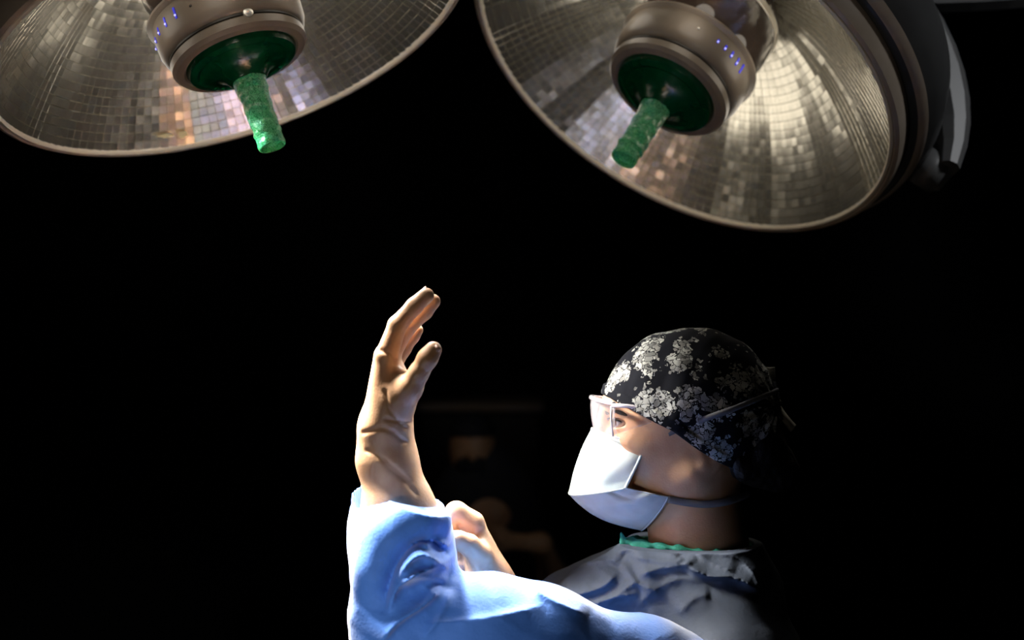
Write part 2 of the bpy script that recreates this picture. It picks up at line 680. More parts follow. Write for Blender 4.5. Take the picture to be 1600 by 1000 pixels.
structure(box('floor', (0, 2.5, -0.05), (9, 9, 0.1), M_floor))
structure(box('ceiling', (0, 2.5, 3.15), (9, 9, 0.1), M_room))
structure(box('wall_back', (0, 6.55, 1.55), (9, 0.1, 3.1), M_room))
structure(box('wall_left', (-4.45, 2.5, 1.55), (0.1, 8, 3.1), M_room))
structure(box('wall_right', (4.45, 2.5, 1.55), (0.1, 8, 3.1), M_room))
structure(box('wall_front', (0, -1.95, 1.55), (9, 0.1, 3.1), M_room))


# ------------------------------------------------------------------ surgical lamps
def build_lamp(key, label):
    L = LAMPS[key]
    k = L['sc']
    R = L['R']
    root = empty('surgical_lamp', (0, 0, 0), label, 'lamp', 'surgical lamp heads')
    Mw = lamp_frame(L)
    root.matrix_world = Mw
    Minv = Mw.inverted()
    camL = Minv @ Vector((0, 0, CZ))

    def pxl(p):
        w = Mw @ Vector(p)
        return 800 + w.x / w.y / K, 500 - (w.z - CZ) / w.y / K

    # reflector bowl
    H = 0.185 * k
    r_in, r_out = 0.05 * k, R * 0.955

    def s_of(r):
        return -H * (1 - (r / r_out) ** 2.0)

    prof = [(r, s_of(r) - 0.004) for r in np.linspace(r_in, r_out, 24)]
    lathe('reflector_backing', prof, M_rim, root, 96)
    # rings of equal arc length
    rr = np.linspace(r_in, r_out, 400)
    arc = np.concatenate([[0], np.cumsum(np.hypot(np.diff(rr), np.diff([s_of(r) for r in rr])))])
    nr = 25
    rb = np.interp(np.linspace(0, arc[-1], nr + 1), arc, rr)
    facets = []
    for i in range(nr):
        ra, rc = rb[i], rb[i + 1]
        rm = (ra + rc) / 2
        seg = 144 if rm > 0.17 * k else 72
        for j in range(seg):
            a = 2 * math.pi * (j + 0.5) / seg
            hw = math.pi / seg
            facets.append((i, j, seg, ra, rc, a, hw))
    coltilt = {}
    recs = []
    for (i, j, seg, ra, rc, a, hw) in facets:
        key_ = round(a / (2 * math.pi) * 72) // 2
        if key_ not in coltilt:
            coltilt[key_] = (random.gauss(0, 0.055), random.gauss(0, 0.04))
        rm = (ra + rc) / 2
        c = Vector((rm * math.cos(a), rm * math.sin(a), s_of(rm)))
        er = Vector((math.cos(a), math.sin(a), (s_of(rc) - s_of(ra)) / (rc - ra))).normalized()
        et = Vector((-math.sin(a), math.cos(a), 0))
        nn = er.cross(et)
        if nn.z < 0:
            nn = -nn
        ct = coltilt[key_]
        rot = Matrix.Rotation(ct[0] + random.gauss(0, 0.022), 3, er) @ Matrix.Rotation(ct[1] + random.gauss(0, 0.022), 3, et)
        er2, et2, nn2 = rot @ er, rot @ et, rot @ nn
        lr = math.hypot(rc - ra, s_of(rc) - s_of(ra)) * 0.494
        lt = rm * math.tan(hw) * 0.988
        fr = Matrix(((er2.x, et2.x, nn2.x, c.x), (er2.y, et2.y, nn2.y, c.y), (er2.z, et2.z, nn2.z, c.z), (0, 0, 0, 1)))
        if er2.cross(et2).dot(nn2) < 0:
            fr = Matrix(((et2.x, er2.x, nn2.x, c.x), (et2.y, er2.y, nn2.y, c.y), (et2.z, er2.z, nn2.z, c.z), (0, 0, 0, 1)))
            dims = (lt, lr)
        else:
            dims = (lr, lt)
        # how large it shows
        x, y = pxl(c)
        vis = 0.0
        if -10 < x < 1610 and -10 < y < 1000:
            v = (camL - c)
            dist = v.length
            vis = max(nn.dot(v.normalized()), 0) * lr * lt * 4 / dist ** 2
        recs.append((vis, fr, dims, i, seg))

    def facet_verts(dims):
        a, b = dims
        c = 0.95
        return [(-a, -b, -0.0035), (a, -b, -0.0035), (a, b, -0.0035), (-a, b, -0.0035),
                (-a, -b, 0), (a, -b, 0), (a, b, 0), (-a, b, 0),
                (-a * c, -b * c, 0.0004), (a * c, -b * c, 0.0004), (a * c, b * c, 0.0004), (-a * c, b * c, 0.0004)]
    FF = [(0, 1, 5, 4), (1, 2, 6, 5), (2, 3, 7, 6), (3, 0, 4, 7), (4, 5, 9, 8), (5, 6, 10, 9), (6, 7, 11, 10), (7, 4, 8, 11), (8, 9, 10, 11)]
    recs.sort(key=lambda t: -t[0])
    shared = {}
    for q, (vis, fr, dims, i, seg) in enumerate(recs[:300]):
        kk = (i, seg, dims[0] > dims[1], round(dims[0], 5))
        if kk not in shared:
            me = bpy.data.meshes.new('mirror_facet')
            me.from_pydata(facet_verts(dims), [], FF)
            me.materials.append(M_mirror)
            shared[kk] = me
        o = bpy.data.objects.new('mirror_facet', shared[kk])
        COL.objects.link(o)
        o.parent = root
        o.matrix_basis = fr
    V, F = [], []
    for (vis, fr, dims, i, seg) in recs[300:]:
        b = len(V)
        V += [tuple(fr @ Vector(v)) for v in facet_verts(dims)]
        F += [tuple(b + t for t in f) for f in FF]
    st = meshVF('mirror_mosaic', V, F, M_mirror, root, False)
    st['kind'] = 'stuff'

    # rim: inner bright lip, broad outer ring, dark shell behind
    lathe('rim_lip', [(R * 0.952, -0.006), (R * 0.952, 0.003), (R * 0.958, 0.006), (R * 0.968, 0.004), (R * 0.968, -0.006)], M_lip, root, 128, closed=True)
    lathe('rim', [(R * 0.968, -0.008), (R * 0.969, 0.002), (R * 0.98, 0.005), (R * 0.994, 0.002), (R * 1.0, -0.006), (R * 1.002, -0.022),
                  (R * 0.995, -0.03), (R * 0.968, -0.03)], M_rim, root, 128, closed=True)
    lathe('shell', [(R * 0.985, -0.03), (R * 1.03, -0.034), (R * 1.075, -0.055), (R * 1.085, -0.085), (R * 1.06, -0.125), (R * 0.95, -0.175),
                    (R * 0.74, -0.225), (R * 0.45, -0.262), (R * 0.2, -0.28), (0, -0.285)], M_shell, root, 128)
    lathe('gasket', [(R * 1.033, -0.030), (R * 1.05, -0.034), (R * 1.062, -0.043), (R * 1.045, -0.045)], M_rim, root, 128, closed=True)
    # centre hub
    lathe('bulb_housing', [(0.035 * k, s_of(0.05) - 0.01), (0.04 * k, -0.165 * k), (0.07 * k, -0.158 * k), (0.088 * k, -0.15 * k), (0.095 * k, -0.135 * k),
                           (0.098 * k, -0.11 * k), (0.096 * k, -0.08 * k), (0.088 * k, -0.058 * k), (0.08 * k, -0.046 * k)], M_glass, root, 96)
    lathe('housing_band', [(0.096 * k, -0.128 * k), (0.0985 * k, -0.126 * k), (0.0985 * k, -0.117 * k), (0.096 * k, -0.115 * k)], M_lip, root, 96, closed=True)
    lathe('collar', [(0.08 * k, -0.046 * k), (0.096 * k, -0.046 * k), (0.1035 * k, -0.043 * k), (0.1035 * k, -0.040 * k), (0.097 * k, -0.037 * k),
                     (0.0975 * k, -0.034 * k), (0.0985 * k, -0.02 * k), (0.0975 * k, -0.004 * k), (0.0945 * k, 0.005 * k), (0.089 * k, 0.010 * k),
                     (0.085 * k, 0.011 * k)], M_collar, root, 96)
    lathe('groove_ring', [(0.0885 * k, 0.004 * k), (0.0895 * k, 0.0125 * k), (0.084 * k, 0.016 * k), (0.080 * k, 0.016 * k)], M_groove, root, 96)
    lathe('trim_ring', [(0.086 * k, 0.012 * k), (0.0905 * k, 0.016 * k), (0.0905 * k, 0.026 * k), (0.086 * k, 0.031 * k), (0.077 * k, 0.0325 * k),
                        (0.0735 * k, 0.030 * k), (0.073 * k, 0.015 * k)], M_collar, root, 96)
    # green sterile disc and handle
    lathe('handle_disc', [(0.0725 * k, 0.018 * k), (0.0740 * k, 0.031 * k), (0.071 * k, 0.038 * k), (0.062 * k, 0.041 * k), (0.058 * k, 0.0395 * k),
                          (0.045 * k, 0.043 * k), (0.032 * k, 0.051 * k), (0.024 * k, 0.062 * k), (0, 0.064 * k)], M_green, root, 96)
    hp = [(0.0, 0.058), (0.0225, 0.058), (0.0212, 0.066), (0.0200, 0.085), (0.0185, 0.115), (0.0180, 0.132), (0.0190, 0.136), (0.0190, 0.139),
          (0.0178, 0.141), (0.0180, 0.150), (0.0188, 0.154), (0.0175, 0.158), (0.0150, 0.158), (0.0140, 0.152), (0, 0.151)]
    hs = []
    for (r0, s0), (r1, s1) in zip(hp[:-1], hp[1:]):
        m_ = max(1, int(abs(s1 - s0) / 0.0025))
        for t in range(m_):
            hs.append(((r0 + (r1 - r0) * t / m_) * k, (s0 + (s1 - s0) * t / m_) * k))
    hs.append((0, 0.151 * k))
    hd = lathe('handle', hs, M_handle, root, 40)
    co = np.array([v.co[:] for v in hd.data.vertices])
    dd = waves(co, 260, 3, 1 if key == 'left' else 2) * 0.0016 * k
    rad = np.hypot(co[:, 0], co[:, 1])
    ok = (rad > 0.012 * k) & (co[:, 2] > 0.060 * k) & (co[:, 2] < 0.138 * k)
    f = np.where(ok, 1 + dd / np.maximum(rad, 1e-4), 1)
    co[:, :2] *= f[:, None]
    hd.data.vertices.foreach_set('co', co.astype(np.float32).ravel())

    # indicator marks on the collar
    def best_az(target, r, s):
        bst = None
        for t in range(720):
            a = t * math.pi / 360
            p = Vector((r * math.cos(a), r * math.sin(a), s))
            if (camL - p).dot(Vector((math.cos(a), math.sin(a), 0))) <= 0:
                continue
            x, y = pxl(p)
            d = (x - target[0]) ** 2 + (y - target[1]) ** 2
            if bst is None or d < bst[0]:
                bst = (d, a)
        return bst[1]
    rc, smid = 0.0985 * k, -0.018 * k
    if key == 'right':
        a0, a1 = best_az((1096, 95), rc, smid), best_az((1132, 122), rc, smid)
        dot_a, screw_a = best_az((1071, 82), rc, -0.02), None
    else:
        a0, a1 = best_az((268, 75), rc, smid), best_az((296, 52), rc, smid)
        dot_a, screw_a = best_az((314, 38), rc, -0.02), best_az((389, 31), 0.09 * k, 0.008 * k)
    for q in range(5):
        a = a0 + (a1 - a0) * q / 4
        hgt = (0.006 + 0.0024 * q) * k
        ob = box('indicator_light', (0, 0, 0), (0.0012, 0.0032 * k, hgt), M_led, root, 0.0004)
        ob.matrix_basis = Matrix.Rotation(a, 4, 'Z') @ Matrix.Translation((rc + 0.0001, 0, smid - hgt * 0.2))
        if not (q == 4 and key == 'right'):
            bm = bmesh.new()
            bmesh.ops.create_uvsphere(bm, u_segments=10, v_segments=6, radius=0.0015 * k)
            me = bpy.data.meshes.new('indicator_dot')
            bm.to_mesh(me)
            bm.free()
            od = link('indicator_dot', me, M_ledw, ob, True)
            od.location = (0.0007, 0, hgt * 0.2)
    bm = bmesh.new()
    bmesh.ops.create_uvsphere(bm, u_segments=12, v_segments=8, radius=0.002 * k)
    me = bpy.data.meshes.new('sensor_dot')
    bm.to_mesh(me)
    bm.free()
    od = link('sensor_dot', me, M_screw if key == 'right' else M_groove, root, True)
    od.location = (rc * math.cos(dot_a), rc * math.sin(dot_a), -0.018 * k)
    if screw_a is not None:
        od = lathe('screw', [(0, 0.004), (0.003, 0.0036), (0.0062, 0.002), (0.0066, 0), (0.0066, -0.004)], M_screw, root, 20)
        od.matrix_basis = Matrix.Rotation(screw_a, 4, 'Z') @ Matrix.Translation((0.0895 * k, 0, 0.012 * k)) @ Matrix.Rotation(math.pi / 2, 4, 'Y')
    return root, Mw, Minv, pxl, s_of


lampL, ML, MLi, pxL, sL = build_lamp('left', 'left surgical lamp with lit green handle tip, its bowl cut by the top left corner')
lampR, MR, MRi, pxR, sR = build_lamp('right', 'right surgical lamp tilted left, with its whole lower rim and grey support arm in view')

# pale yellow flakes painted in for a reflection low in the left bowl
def reflection_fleck(px, py, w, h, ang):
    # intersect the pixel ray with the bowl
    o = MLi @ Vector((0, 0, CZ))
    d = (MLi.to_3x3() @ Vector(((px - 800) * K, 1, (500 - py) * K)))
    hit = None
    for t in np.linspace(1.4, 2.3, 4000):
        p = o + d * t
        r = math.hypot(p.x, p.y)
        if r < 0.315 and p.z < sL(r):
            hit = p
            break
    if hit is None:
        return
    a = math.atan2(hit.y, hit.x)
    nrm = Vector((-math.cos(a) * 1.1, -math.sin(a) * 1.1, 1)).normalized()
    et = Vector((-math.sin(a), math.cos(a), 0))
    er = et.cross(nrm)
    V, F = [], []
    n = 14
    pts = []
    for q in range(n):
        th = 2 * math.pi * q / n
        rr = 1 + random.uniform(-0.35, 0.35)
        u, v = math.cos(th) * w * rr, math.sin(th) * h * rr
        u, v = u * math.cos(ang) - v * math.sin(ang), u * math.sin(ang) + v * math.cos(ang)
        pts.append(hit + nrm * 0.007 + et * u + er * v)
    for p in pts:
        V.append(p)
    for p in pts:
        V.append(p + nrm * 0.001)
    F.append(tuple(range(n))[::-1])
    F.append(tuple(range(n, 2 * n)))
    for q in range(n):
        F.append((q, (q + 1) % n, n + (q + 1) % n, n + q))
    meshVF('reflection_fleck', V, F, M_fleck, lampL, False)


reflection_fleck(255, 210, 0.011, 0.003, 0.0)
reflection_fleck(282, 208, 0.008, 0.005, 0.5)


# suspension of the lamps: yoke around the shell, arm, drop tube to the ceiling
def bar(name, pts, w, tt, m, parent, nrm):
    """flat bar of width w and thickness t following pts; nrm = thickness direction at each point"""
    V, F = [], []
    n = len(pts)
    for i in range(n):
        p = Vector(pts[i])
        tg = (Vector(pts[min(i + 1, n - 1)]) - Vector(pts[max(i - 1, 0)])).normalized()
        nn = Vector(nrm[i]).normalized()
        side = tg.cross(nn).normalized()
        wi = w[i] if hasattr(w, '__len__') else w
        t = tt[i] if hasattr(tt, '__len__') else tt
        c = t * 0.3
        ring = [(-wi / 2, -t / 2 + c), (-wi / 2 + c, -t / 2), (wi / 2 - c, -t / 2), (wi / 2, -t / 2 + c), (wi / 2, t / 2 - c), (wi / 2 - c, t / 2),
                (-wi / 2 + c, t / 2), (-wi / 2, t / 2 - c)]
        for (u, v) in ring:
            V.append(p + side * u + nn * v)
    for i in range(n - 1):
        for q in range(8):
            F.append((i * 8 + q, i * 8 + (q + 1) % 8, (i + 1) * 8 + (q + 1) % 8, (i + 1) * 8 + q))
    F.append(tuple(range(8))[::-1])
    F.append(tuple((n - 1) * 8 + q for q in range(8)))
    return meshVF(name, V, F, m, parent, False)


def world_part(fn, parent, *a, **kw):
    o = fn(*a, **kw)
    keep_parent(o, parent)
    return o


def suspension(root, Mw, R, az, ceil_xy, name='yoke'):
    pts, nr = [], []
    for t in np.linspace(-1.0, 1.0, 25):
        # in the plane holding the axis and direction az: from one side of the shell round the back
        th = t * math.radians(84)
        rad = R * 1.19
        x = rad * math.sin(th)
        z = -0.05 - (R * 0.95) * math.cos(th)
        pts.append(Mw @ Vector((x * math.cos(az), x * math.sin(az), z)))
        nr.append(Mw.to_3x3() @ Vector((math.sin(th) * math.cos(az), math.sin(th) * math.sin(az), -math.cos(th))))
    world_part(bar, root, 'yoke', pts, 0.09, [0.028 + 0.07 * math.cos(u * math.pi / 2) for u in np.linspace(-1, 1, 25)], M_arm, None, nr)
    for t in (0, -1):
        c = pts[t]
        ctr = Mw @ Vector((0, 0, -0.09))
        world_part(tube, root, 'pivot', [c, c + (ctr - c).normalized() * (R * 0.10)], 0.03, M_arm, None, 20)
    back = Mw @ Vector((0, 0, -0.05 - R * 0.95 - 0.02))
    top = Vector((ceil_xy[0], ceil_xy[1], 3.10))
    knee = Vector((ceil_xy[0], ceil_xy[1], max(back.z + 0.12, 2.62)))
    arm = spline([back, back.lerp(knee, 0.5) + Vector((0, 0, 0.05)), knee], 14)
    world_part(tube, root, 'spring_arm', list(arm), 0.045, M_arm, None, 20)
    world_part(tube, root, 'drop_tube', [knee - Vector((0, 0, 0.06)), top], 0.05, M_arm, None, 24)
    world_part(tube, root, 'ceiling_plate', [top - Vector((0, 0, 0.05)), top], 0.16, M_arm, None, 32)


suspension(lampL, ML, 0.33, math.radians(100), (-0.75, 2.3))
suspension(lampR, MR, 0.35, math.radians(-10), (1.35, 2.75))
# grey horizontal extension arm at the top right with its dark underside box
box_pts = [W(1290, -30, 2.35), W(1420, -4, 2.35), W(1700, -22, 2.4), W(2200, -80, 2.6)]
arm_pts = spline(box_pts, 16)
world_part(bar, lampR, 'extension_arm', arm_pts, 0.09, 0.05, M_arm, None, [(0, -0.2, 1)] * 16)

# ------------------------------------------------------------------ the surgeon
HY = 1.82
HP = 0.000819


def hd(px, py, w):                # head space: w = depth offset in head pixels -> picture coordinates at that depth
    Y = HY + w * HP
    s = HY / Y
    return (800 + (px - 800) * s, 500 + (py - 500) * s, Y)


surgeon = empty('person', (0.24, HY, 0.0), 'surgeon in blue gown, pale mask and floral cap raising a bare hand under the lamps', 'person')

head = Blob()
head.ell(hd(1080, 634, 0), (131, 92, 119))
head.ell(hd(1018, 700, 0), (72, 66, 100), 0.03)
for sgn in (-1, 1):
    head.cone(hd(1075, 735, sgn * 60), hd(985, 782, sgn * 18), 20, 22, 0.03)
    head.ell(hd(990, 695, sgn * 44), (30, 24, 24), 0.02)
head.cone(hd(982, 782, -8), hd(982, 782, 8), 24, 24, 0.02)
head.cone(hd(955, 634, -36), hd(955, 634, 36), 12, 12, 0.02)
for sgn in (-1, 1):
    head.ell(hd(940, 660, sgn * 35), (20, 21, 15), 0.012, True)
for sgn in (-1, 1):
    head.ell(hd(966, 657, sgn * 38), (17.3, 18, 17.3), 0.006)
    head.ell(hd(953, 657.5, sgn * 50), (22, 22, 7.6), 0.002, True)
head.cone(hd(944, 655, 0), hd(928, 704, 0), 8, 12, 0.014)
for sgn in (-1, 1):
    head.ell(hd(936, 710, sgn * 12), (11, 8, 9), 0.006)
head.cone(hd(945, 740, -16), hd(945, 740, 16), 7, 7, 0.008)
head.cone(hd(948, 751, -13), hd(948, 751, 13), 8, 8, 0.006)
# ears
for sgn in (-1, 1):
    head.ell(hd(1098, 690, sgn * 74), (22, 9, 35), 0.008, rot=-0.2)
    head.ell(hd(1096, 688, sgn * 83), (12, 6, 22), 0.006, True, rot=-0.2)
    head.cone(hd(1088, 720, sgn * 74), hd(1086, 726, sgn * 72), 9, 7, 0.006)
# neck and upper trunk
head.cone(hd(1088, 740, 0), hd(1092, 870, 0), 66, 70, 0.03)
trunk = Blob()
trunk.cone(hd(1096, 900, 0), hd(1092, 860, 0), 78, 70, 0.03)
trunk.cone(hd(1105, 968, -132), hd(1105, 968, 132), 54, 54, 0.06)
trunk.ell(hd(1085, 1060, 0), (120, 165, 150), 0.06)

YA = 1.62                          # distance of the raised forearm
arm = Blob()
arm.chain([(1108, 1050, 1.70, 58), (1010, 1085, 1.645, 58), (900, 1075, 1.63, 56), (640, 1000, 1.60, 46)], 0.02)
arm.chain([(640, 1000, 1.60, 46), (626, 900, YA, 46), (622, 800, YA, 52), (606, 720, YA, 41)], 0.02)
arm.cone((605, 718, YA), (601, 668, YA), 40, 35, 0.02)
arm.cone((603, 715, YA + 0.012), (601, 668, YA + 0.012), 38, 34, 0.02)
arm.cone((652, 800, YA), (622, 735, YA), 22, 17, 0.02)

hand = Blob()
wr = (601, 668)
# palm: wrist to each knuckle, index nearest the camera
hand.cone((*wr, YA - 0.012), (604, 560, YA - 0.020), 33, 20, 0.012)
hand.cone((*wr, YA), (604, 556, YA), 34, 20, 0.012)
hand.cone((*wr, YA + 0.012), (607, 560, YA + 0.020), 32, 19, 0.012)
hand.cone((*wr, YA + 0.02), (612, 572, YA + 0.038), 28, 17, 0.012)
hand.cone((612, 640, YA + 0.0), (615, 590, YA + 0.01), 26, 20, 0.015)
# thumb
hand.cone((612, 658, YA - 0.012), (641, 605, YA - 0.036), 26, 19, 0.016)
hand.cone((620, 620, YA - 0.018), (632, 598, YA - 0.026), 24, 17, 0.014)
hand.chain([(641, 608, YA - 0.036, 18.5), (654, 583, YA - 0.044, 15), (668, 560, YA - 0.048, 15), (677, 547, YA - 0.048, 13.5)], 0.006)
fingers = Blob()


def finger(B, pts, k=0.004, first=False):
    B.chain(pts, k)


# index, middle, ring, little
F_index = [(604, 556, YA - 0.022, 18), (621, 508, YA - 0.022, 14.5), (648, 478, YA - 0.021, 13), (666, 462, YA - 0.020, 12.5)]
F_middle = [(608, 553, YA + 0.002, 18), (634, 513, YA + 0.003, 14), (663, 487, YA + 0.004, 12.5), (677, 471, YA + 0.004, 11.5)]
F_ring = [(608, 558, YA + 0.021, 17), (632, 516, YA + 0.026, 13), (655, 492, YA + 0.026, 12), (666, 478, YA + 0.026, 10)]
F_little = [(612, 570, YA + 0.039, 16), (630, 545, YA + 0.045, 12), (645, 526, YA + 0.046, 10), (653, 516, YA + 0.046, 8.5)]


def hand_sdf(p):
    d = hand(p)
    for fb in FB:
        d = smin(d, fb(p), 0.0035)
    return d


FB = []
for fp in (F_index, F_middle, F_ring, F_little):
    b = Blob()
    b.chain(fp, 0.004)
    FB.append(b)
    hand._grow(b.lo, 0)
    hand._grow(b.hi, 0)


class HandB(Blob):
    pass


hb = Bounded(hand)
hb.b = type('H', (), {'lo': hand.lo, 'hi': hand.hi, '__call__': staticmethod(hand_sdf)})()

# right hand: closed on the sleeve
YR = 1.70
fist = Blob()
fist.chain([(1110, 985, 1.95, 64), (930, 1120, 1.86, 54), (800, 985, 1.735, 42), (768, 915, YR, 33)], 0.02)
fist.cone((766, 912, YR), (738, 826, YR + 0.002), 32, 21, 0.016)
fist.cone((768, 912, YR + 0.012), (740, 826, YR + 0.026), 30, 19, 0.016)
fist.cone((768, 912, YR + 0.018), (742, 840, YR + 0.048), 28, 18, 0.016)
fist.cone((764, 905, YR - 0.010), (748, 866, YR - 0.022), 27, 19, 0.014)
FB2 = []
for fp in ([(738, 818, YR - 0.004, 20), (713, 801, YR - 0.008, 17), (701, 818, YR - 0.010, 13.5), (706, 838, YR - 0.010, 12)],
           [(740, 822, YR + 0.020, 19), (710, 806, YR + 0.018, 16), (699, 832, YR + 0.014, 13), (708, 850, YR + 0.008, 12)],
           [(741, 832, YR + 0.042, 18), (712, 828, YR + 0.038, 15), (703, 850, YR + 0.030, 13), (714, 868, YR + 0.014, 12)],
           [(742, 845, YR + 0.060, 16), (714, 848, YR + 0.050, 13), (708, 866, YR + 0.030, 12.5), (722, 882, YR + 0.006, 11.5)],
           [(750, 868, YR - 0.024, 20), (732, 851, YR - 0.032, 16), (716, 844, YR - 0.036, 14), (704, 841, YR - 0.036, 11.5)]):
    b = Blob()
    b.chain(fp, 0.005)
    FB2.append(b)
    fist._grow(b.lo, 0)
    fist._grow(b.hi, 0)


def fist_sdf(p):
    d = fist(p)
    for fb in FB2:
        d = smin(d, fb(p), 0.003)
    return d


fb_ = Bounded(fist)
fb_.b = type('F', (), {'lo': fist.lo, 'hi': fist.hi, '__call__': staticmethod(fist_sdf)})()

B_head, B_trunk, B_arm = Bounded(head), Bounded(trunk), Bounded(arm)

# skin creases at the wrist and over the thenar, cut into the side that faces out
CREASES = [((568, 676), (600, 668), (634, 690)), ((592, 668), (615, 675), (630, 690)), ((574, 704), (600, 716), (640, 752)), ((588, 712), (612, 730), (634, 748)),
           ((604, 728), (630, 748), (650, 772)), ((604, 655), (622, 658), (640, 660)), ((602, 612), (608, 640), (628, 664)), ((610, 640), (620, 655), (634, 668)),
           ((596, 548), (608, 552), (618, 560))]


def seg2(px, py, a, b):
    ax, ay, bx_, by_ = *a, *b
    dx, dy = bx_ - ax, by_ - ay
    L2 = dx * dx + dy * dy
    t = np.clip(((px - ax) * dx + (py - ay) * dy) / L2, 0, 1)
    ex, ey = px - ax - t * dx, py - ay - t * dy
    return np.hypot(ex, ey), np.sign(dx * ey - dy * ex), t


def wrinkled(p, d):
    m = (np.abs(d) < 0.012) & (p[:, 1] < YA + 0.005) & (p[:, 0] > -0.19) & (p[:, 0] < -0.08) & (p[:, 2] > CZ - 0.21) & (p[:, 2] < CZ - 0.02)
    if m.any():
        q = p[m]
        px, py = q[:, 0] / (K * q[:, 1]) + 800, 500 - (q[:, 2] - CZ) / (K * q[:, 1])
        dd = np.zeros(len(q))
        for cr in CREASES:
            for sgi, (a, b) in enumerate(zip(cr[:-1], cr[1:])):
                e, sg, t = seg2(px, py, a, b)
                dd = np.maximum(dd, 0.0017 * np.exp(-(e / 3.2) ** 2))
                dd = np.where(sg > 0, dd, dd)
        d[m] = d[m] + dd
    return d


def body_sdf(p):
    d = smin(B_head(p), B_trunk(p), 0.03)
    d = smin(d, smin(B_arm(p), hb(p), 0.012), 0.01)
    d = smin(d, fb_(p), 0.005)
    return wrinkled(p, d)


lo = np.minimum.reduce([W(555, 1130, 1.86), W(555, 440, 1.5)])
lo = np.array([W(545, 0, 1.62)[0], 1.535, W(0, 1135, 1.82)[2]])
hi = np.array([W(1235, 0, 1.9)[0], 2.04, W(0, 440, 1.62)[2]])
lo[0] = -0.20
V1, Q1 = surface(body_sdf, lo, hi, 0.0018)

# lower trunk and legs (inside the gown), coarser
cx = 0.24


def low_sdf(p):
    A = np.array
    d = ell(p, A([cx, HY, 1.12]), A([0.11, 0.15, 0.26]))
    d = smin(d, ell(p, A([cx, HY, 0.92]), A([0.12, 0.17, 0.15])), 0.05)
    for s in (-1, 1):
        y = HY + s * 0.10
        d = smin(d, cone(p, A([cx, y, 0.86]), A([cx - 0.01, y, 0.48]), 0.085, 0.055), 0.03)
        d = smin(d, cone(p, A([cx - 0.01, y, 0.48]), A([cx + 0.01, y, 0.09]), 0.056, 0.038), 0.02)
        d = smin(d, cone(p, A([cx + 0.02, y, 0.05]), A([cx - 0.14, y, 0.035]), 0.035, 0.025), 0.03)
    return d


V2, Q2 = surface(low_sdf, (cx - 0.25, HY - 0.3, -0.02), (cx + 0.25, HY + 0.3, 1.45), 0.011)
body = quads_mesh('body', np.vstack([V1, V2]), np.vstack([Q1, Q2 + len(V1)]), M_skin)
keep_parent(body, surgeon)
for s in (-1, 1):
    def shoe_sdf(p, s=s):
        A = np.array
        y = HY + s * 0.10
        d = cone(p, A([cx + 0.02, y, 0.055]), A([cx - 0.15, y, 0.04]), 0.048, 0.036)
        d = smin(d, cone(p, A([cx + 0.01, y, 0.05]), A([cx + 0.01, y, 0.11]), 0.045, 0.048), 0.02)
        return np.maximum(d, 0.002 - p[:, 2])
    Vs, Qs = surface(shoe_sdf, (cx - 0.22, HY + s * 0.1 - 0.08, -0.01), (cx + 0.1, HY + s * 0.1 + 0.08, 0.2), 0.008)
    keep_parent(quads_mesh('shoe', Vs, Qs, M_shoe), surgeon)

# eyes
for sgn in (-1, 1):
    c = W(*hd(966, 657, sgn * 38))
    bm = bmesh.new()
    bmesh.ops.create_uvsphere(bm, u_segments=32, v_segments=24, radius=14.6 * HP)
    bmesh.ops.rotate(bm, cent=(0, 0, 0), matrix=Matrix.Rotation(-math.pi / 2, 3, 'Y'), verts=bm.verts)
    if sgn < 0:
        bmesh.ops.rotate(bm, cent=(0, 0, 0), matrix=Matrix.Rotation(math.radians(10), 3, 'Z'), verts=bm.verts)
    me = bpy.data.meshes.new('eye')
    for m_ in (M_white, M_iris, M_pupil):
        me.materials.append(m_)
    gaze = Vector((-1, -0.62, 0)).normalized()
    for f in bm.faces:
        a = f.calc_center_median().normalized().angle(gaze)
        f.material_index = 2 if a < 0.2 else (1 if a < 0.52 else 0)
    bm.to_mesh(me)
    bm.free()
    e = link('eye', me, None, None, True)
    e.location = c
    keep_parent(e, surgeon)
    # eyebrow and upper lash line
    bp = [W(*hd(*q)) for q in ((948, 645, sgn * 22), (948, 640, sgn * 36), (962, 640, sgn * 52), (978, 646, sgn * 60))]
    eb = tube('eyebrow', list(spline(bp, 9)), [0.0015, 0.003, 0.0036, 0.0038, 0.0036, 0.0032, 0.0028, 0.002, 0.001], M_hair, None, 8)
    keep_parent(eb, surgeon)
    lp = [W(*hd(*q)) for q in ((949, 655, sgn * 27), (948, 651, sgn * 38), (956, 651, sgn * 51), (968, 656, sgn * 56))]
    la = tube('eyelash', list(spline(lp, 9)), [0.0006] + [0.0012] * 7 + [0.0005], M_hair, None, 6)
    keep_parent(la, surgeon)

# finger nails on the raised hand
def nail(tip, back, off, r):
    t, b = W(*tip), W(*back)
    ax = (t - b) / np.linalg.norm(t - b)
    nrm = np.array(off, float)
    nrm -= ax * (nrm @ ax)
    nrm /= np.linalg.norm(nrm)
    sd = np.cross(ax, nrm)
    V, F = [], []
    for i in range(5):
        for j in range(5):
            u, v = (i - 2) / 2, (j - 2) / 2
            w_ = 0.62 * (1 - 0.18 * v * v)
            ang = u * 0.85
            V.append(t - ax * r * 0.1 + ax * v * r * 0.75 + sd * math.sin(ang) * r * w_ * 1.25 + nrm * (math.cos(ang) * r * 1.03 + (0.02 if abs(u) < 1 else 0) * r))
    for i in range(4):
        for j in range(4):
            F.append((i * 5 + j, (i + 1) * 5 + j, (i + 1) * 5 + j + 1, i * 5 + j + 1))
    o = meshVF('nail', V, F, M_nail)
    sm = o.modifiers.new('thick', 'SOLIDIFY')
    sm.thickness = 0.0006
    keep_parent(o, surgeon)


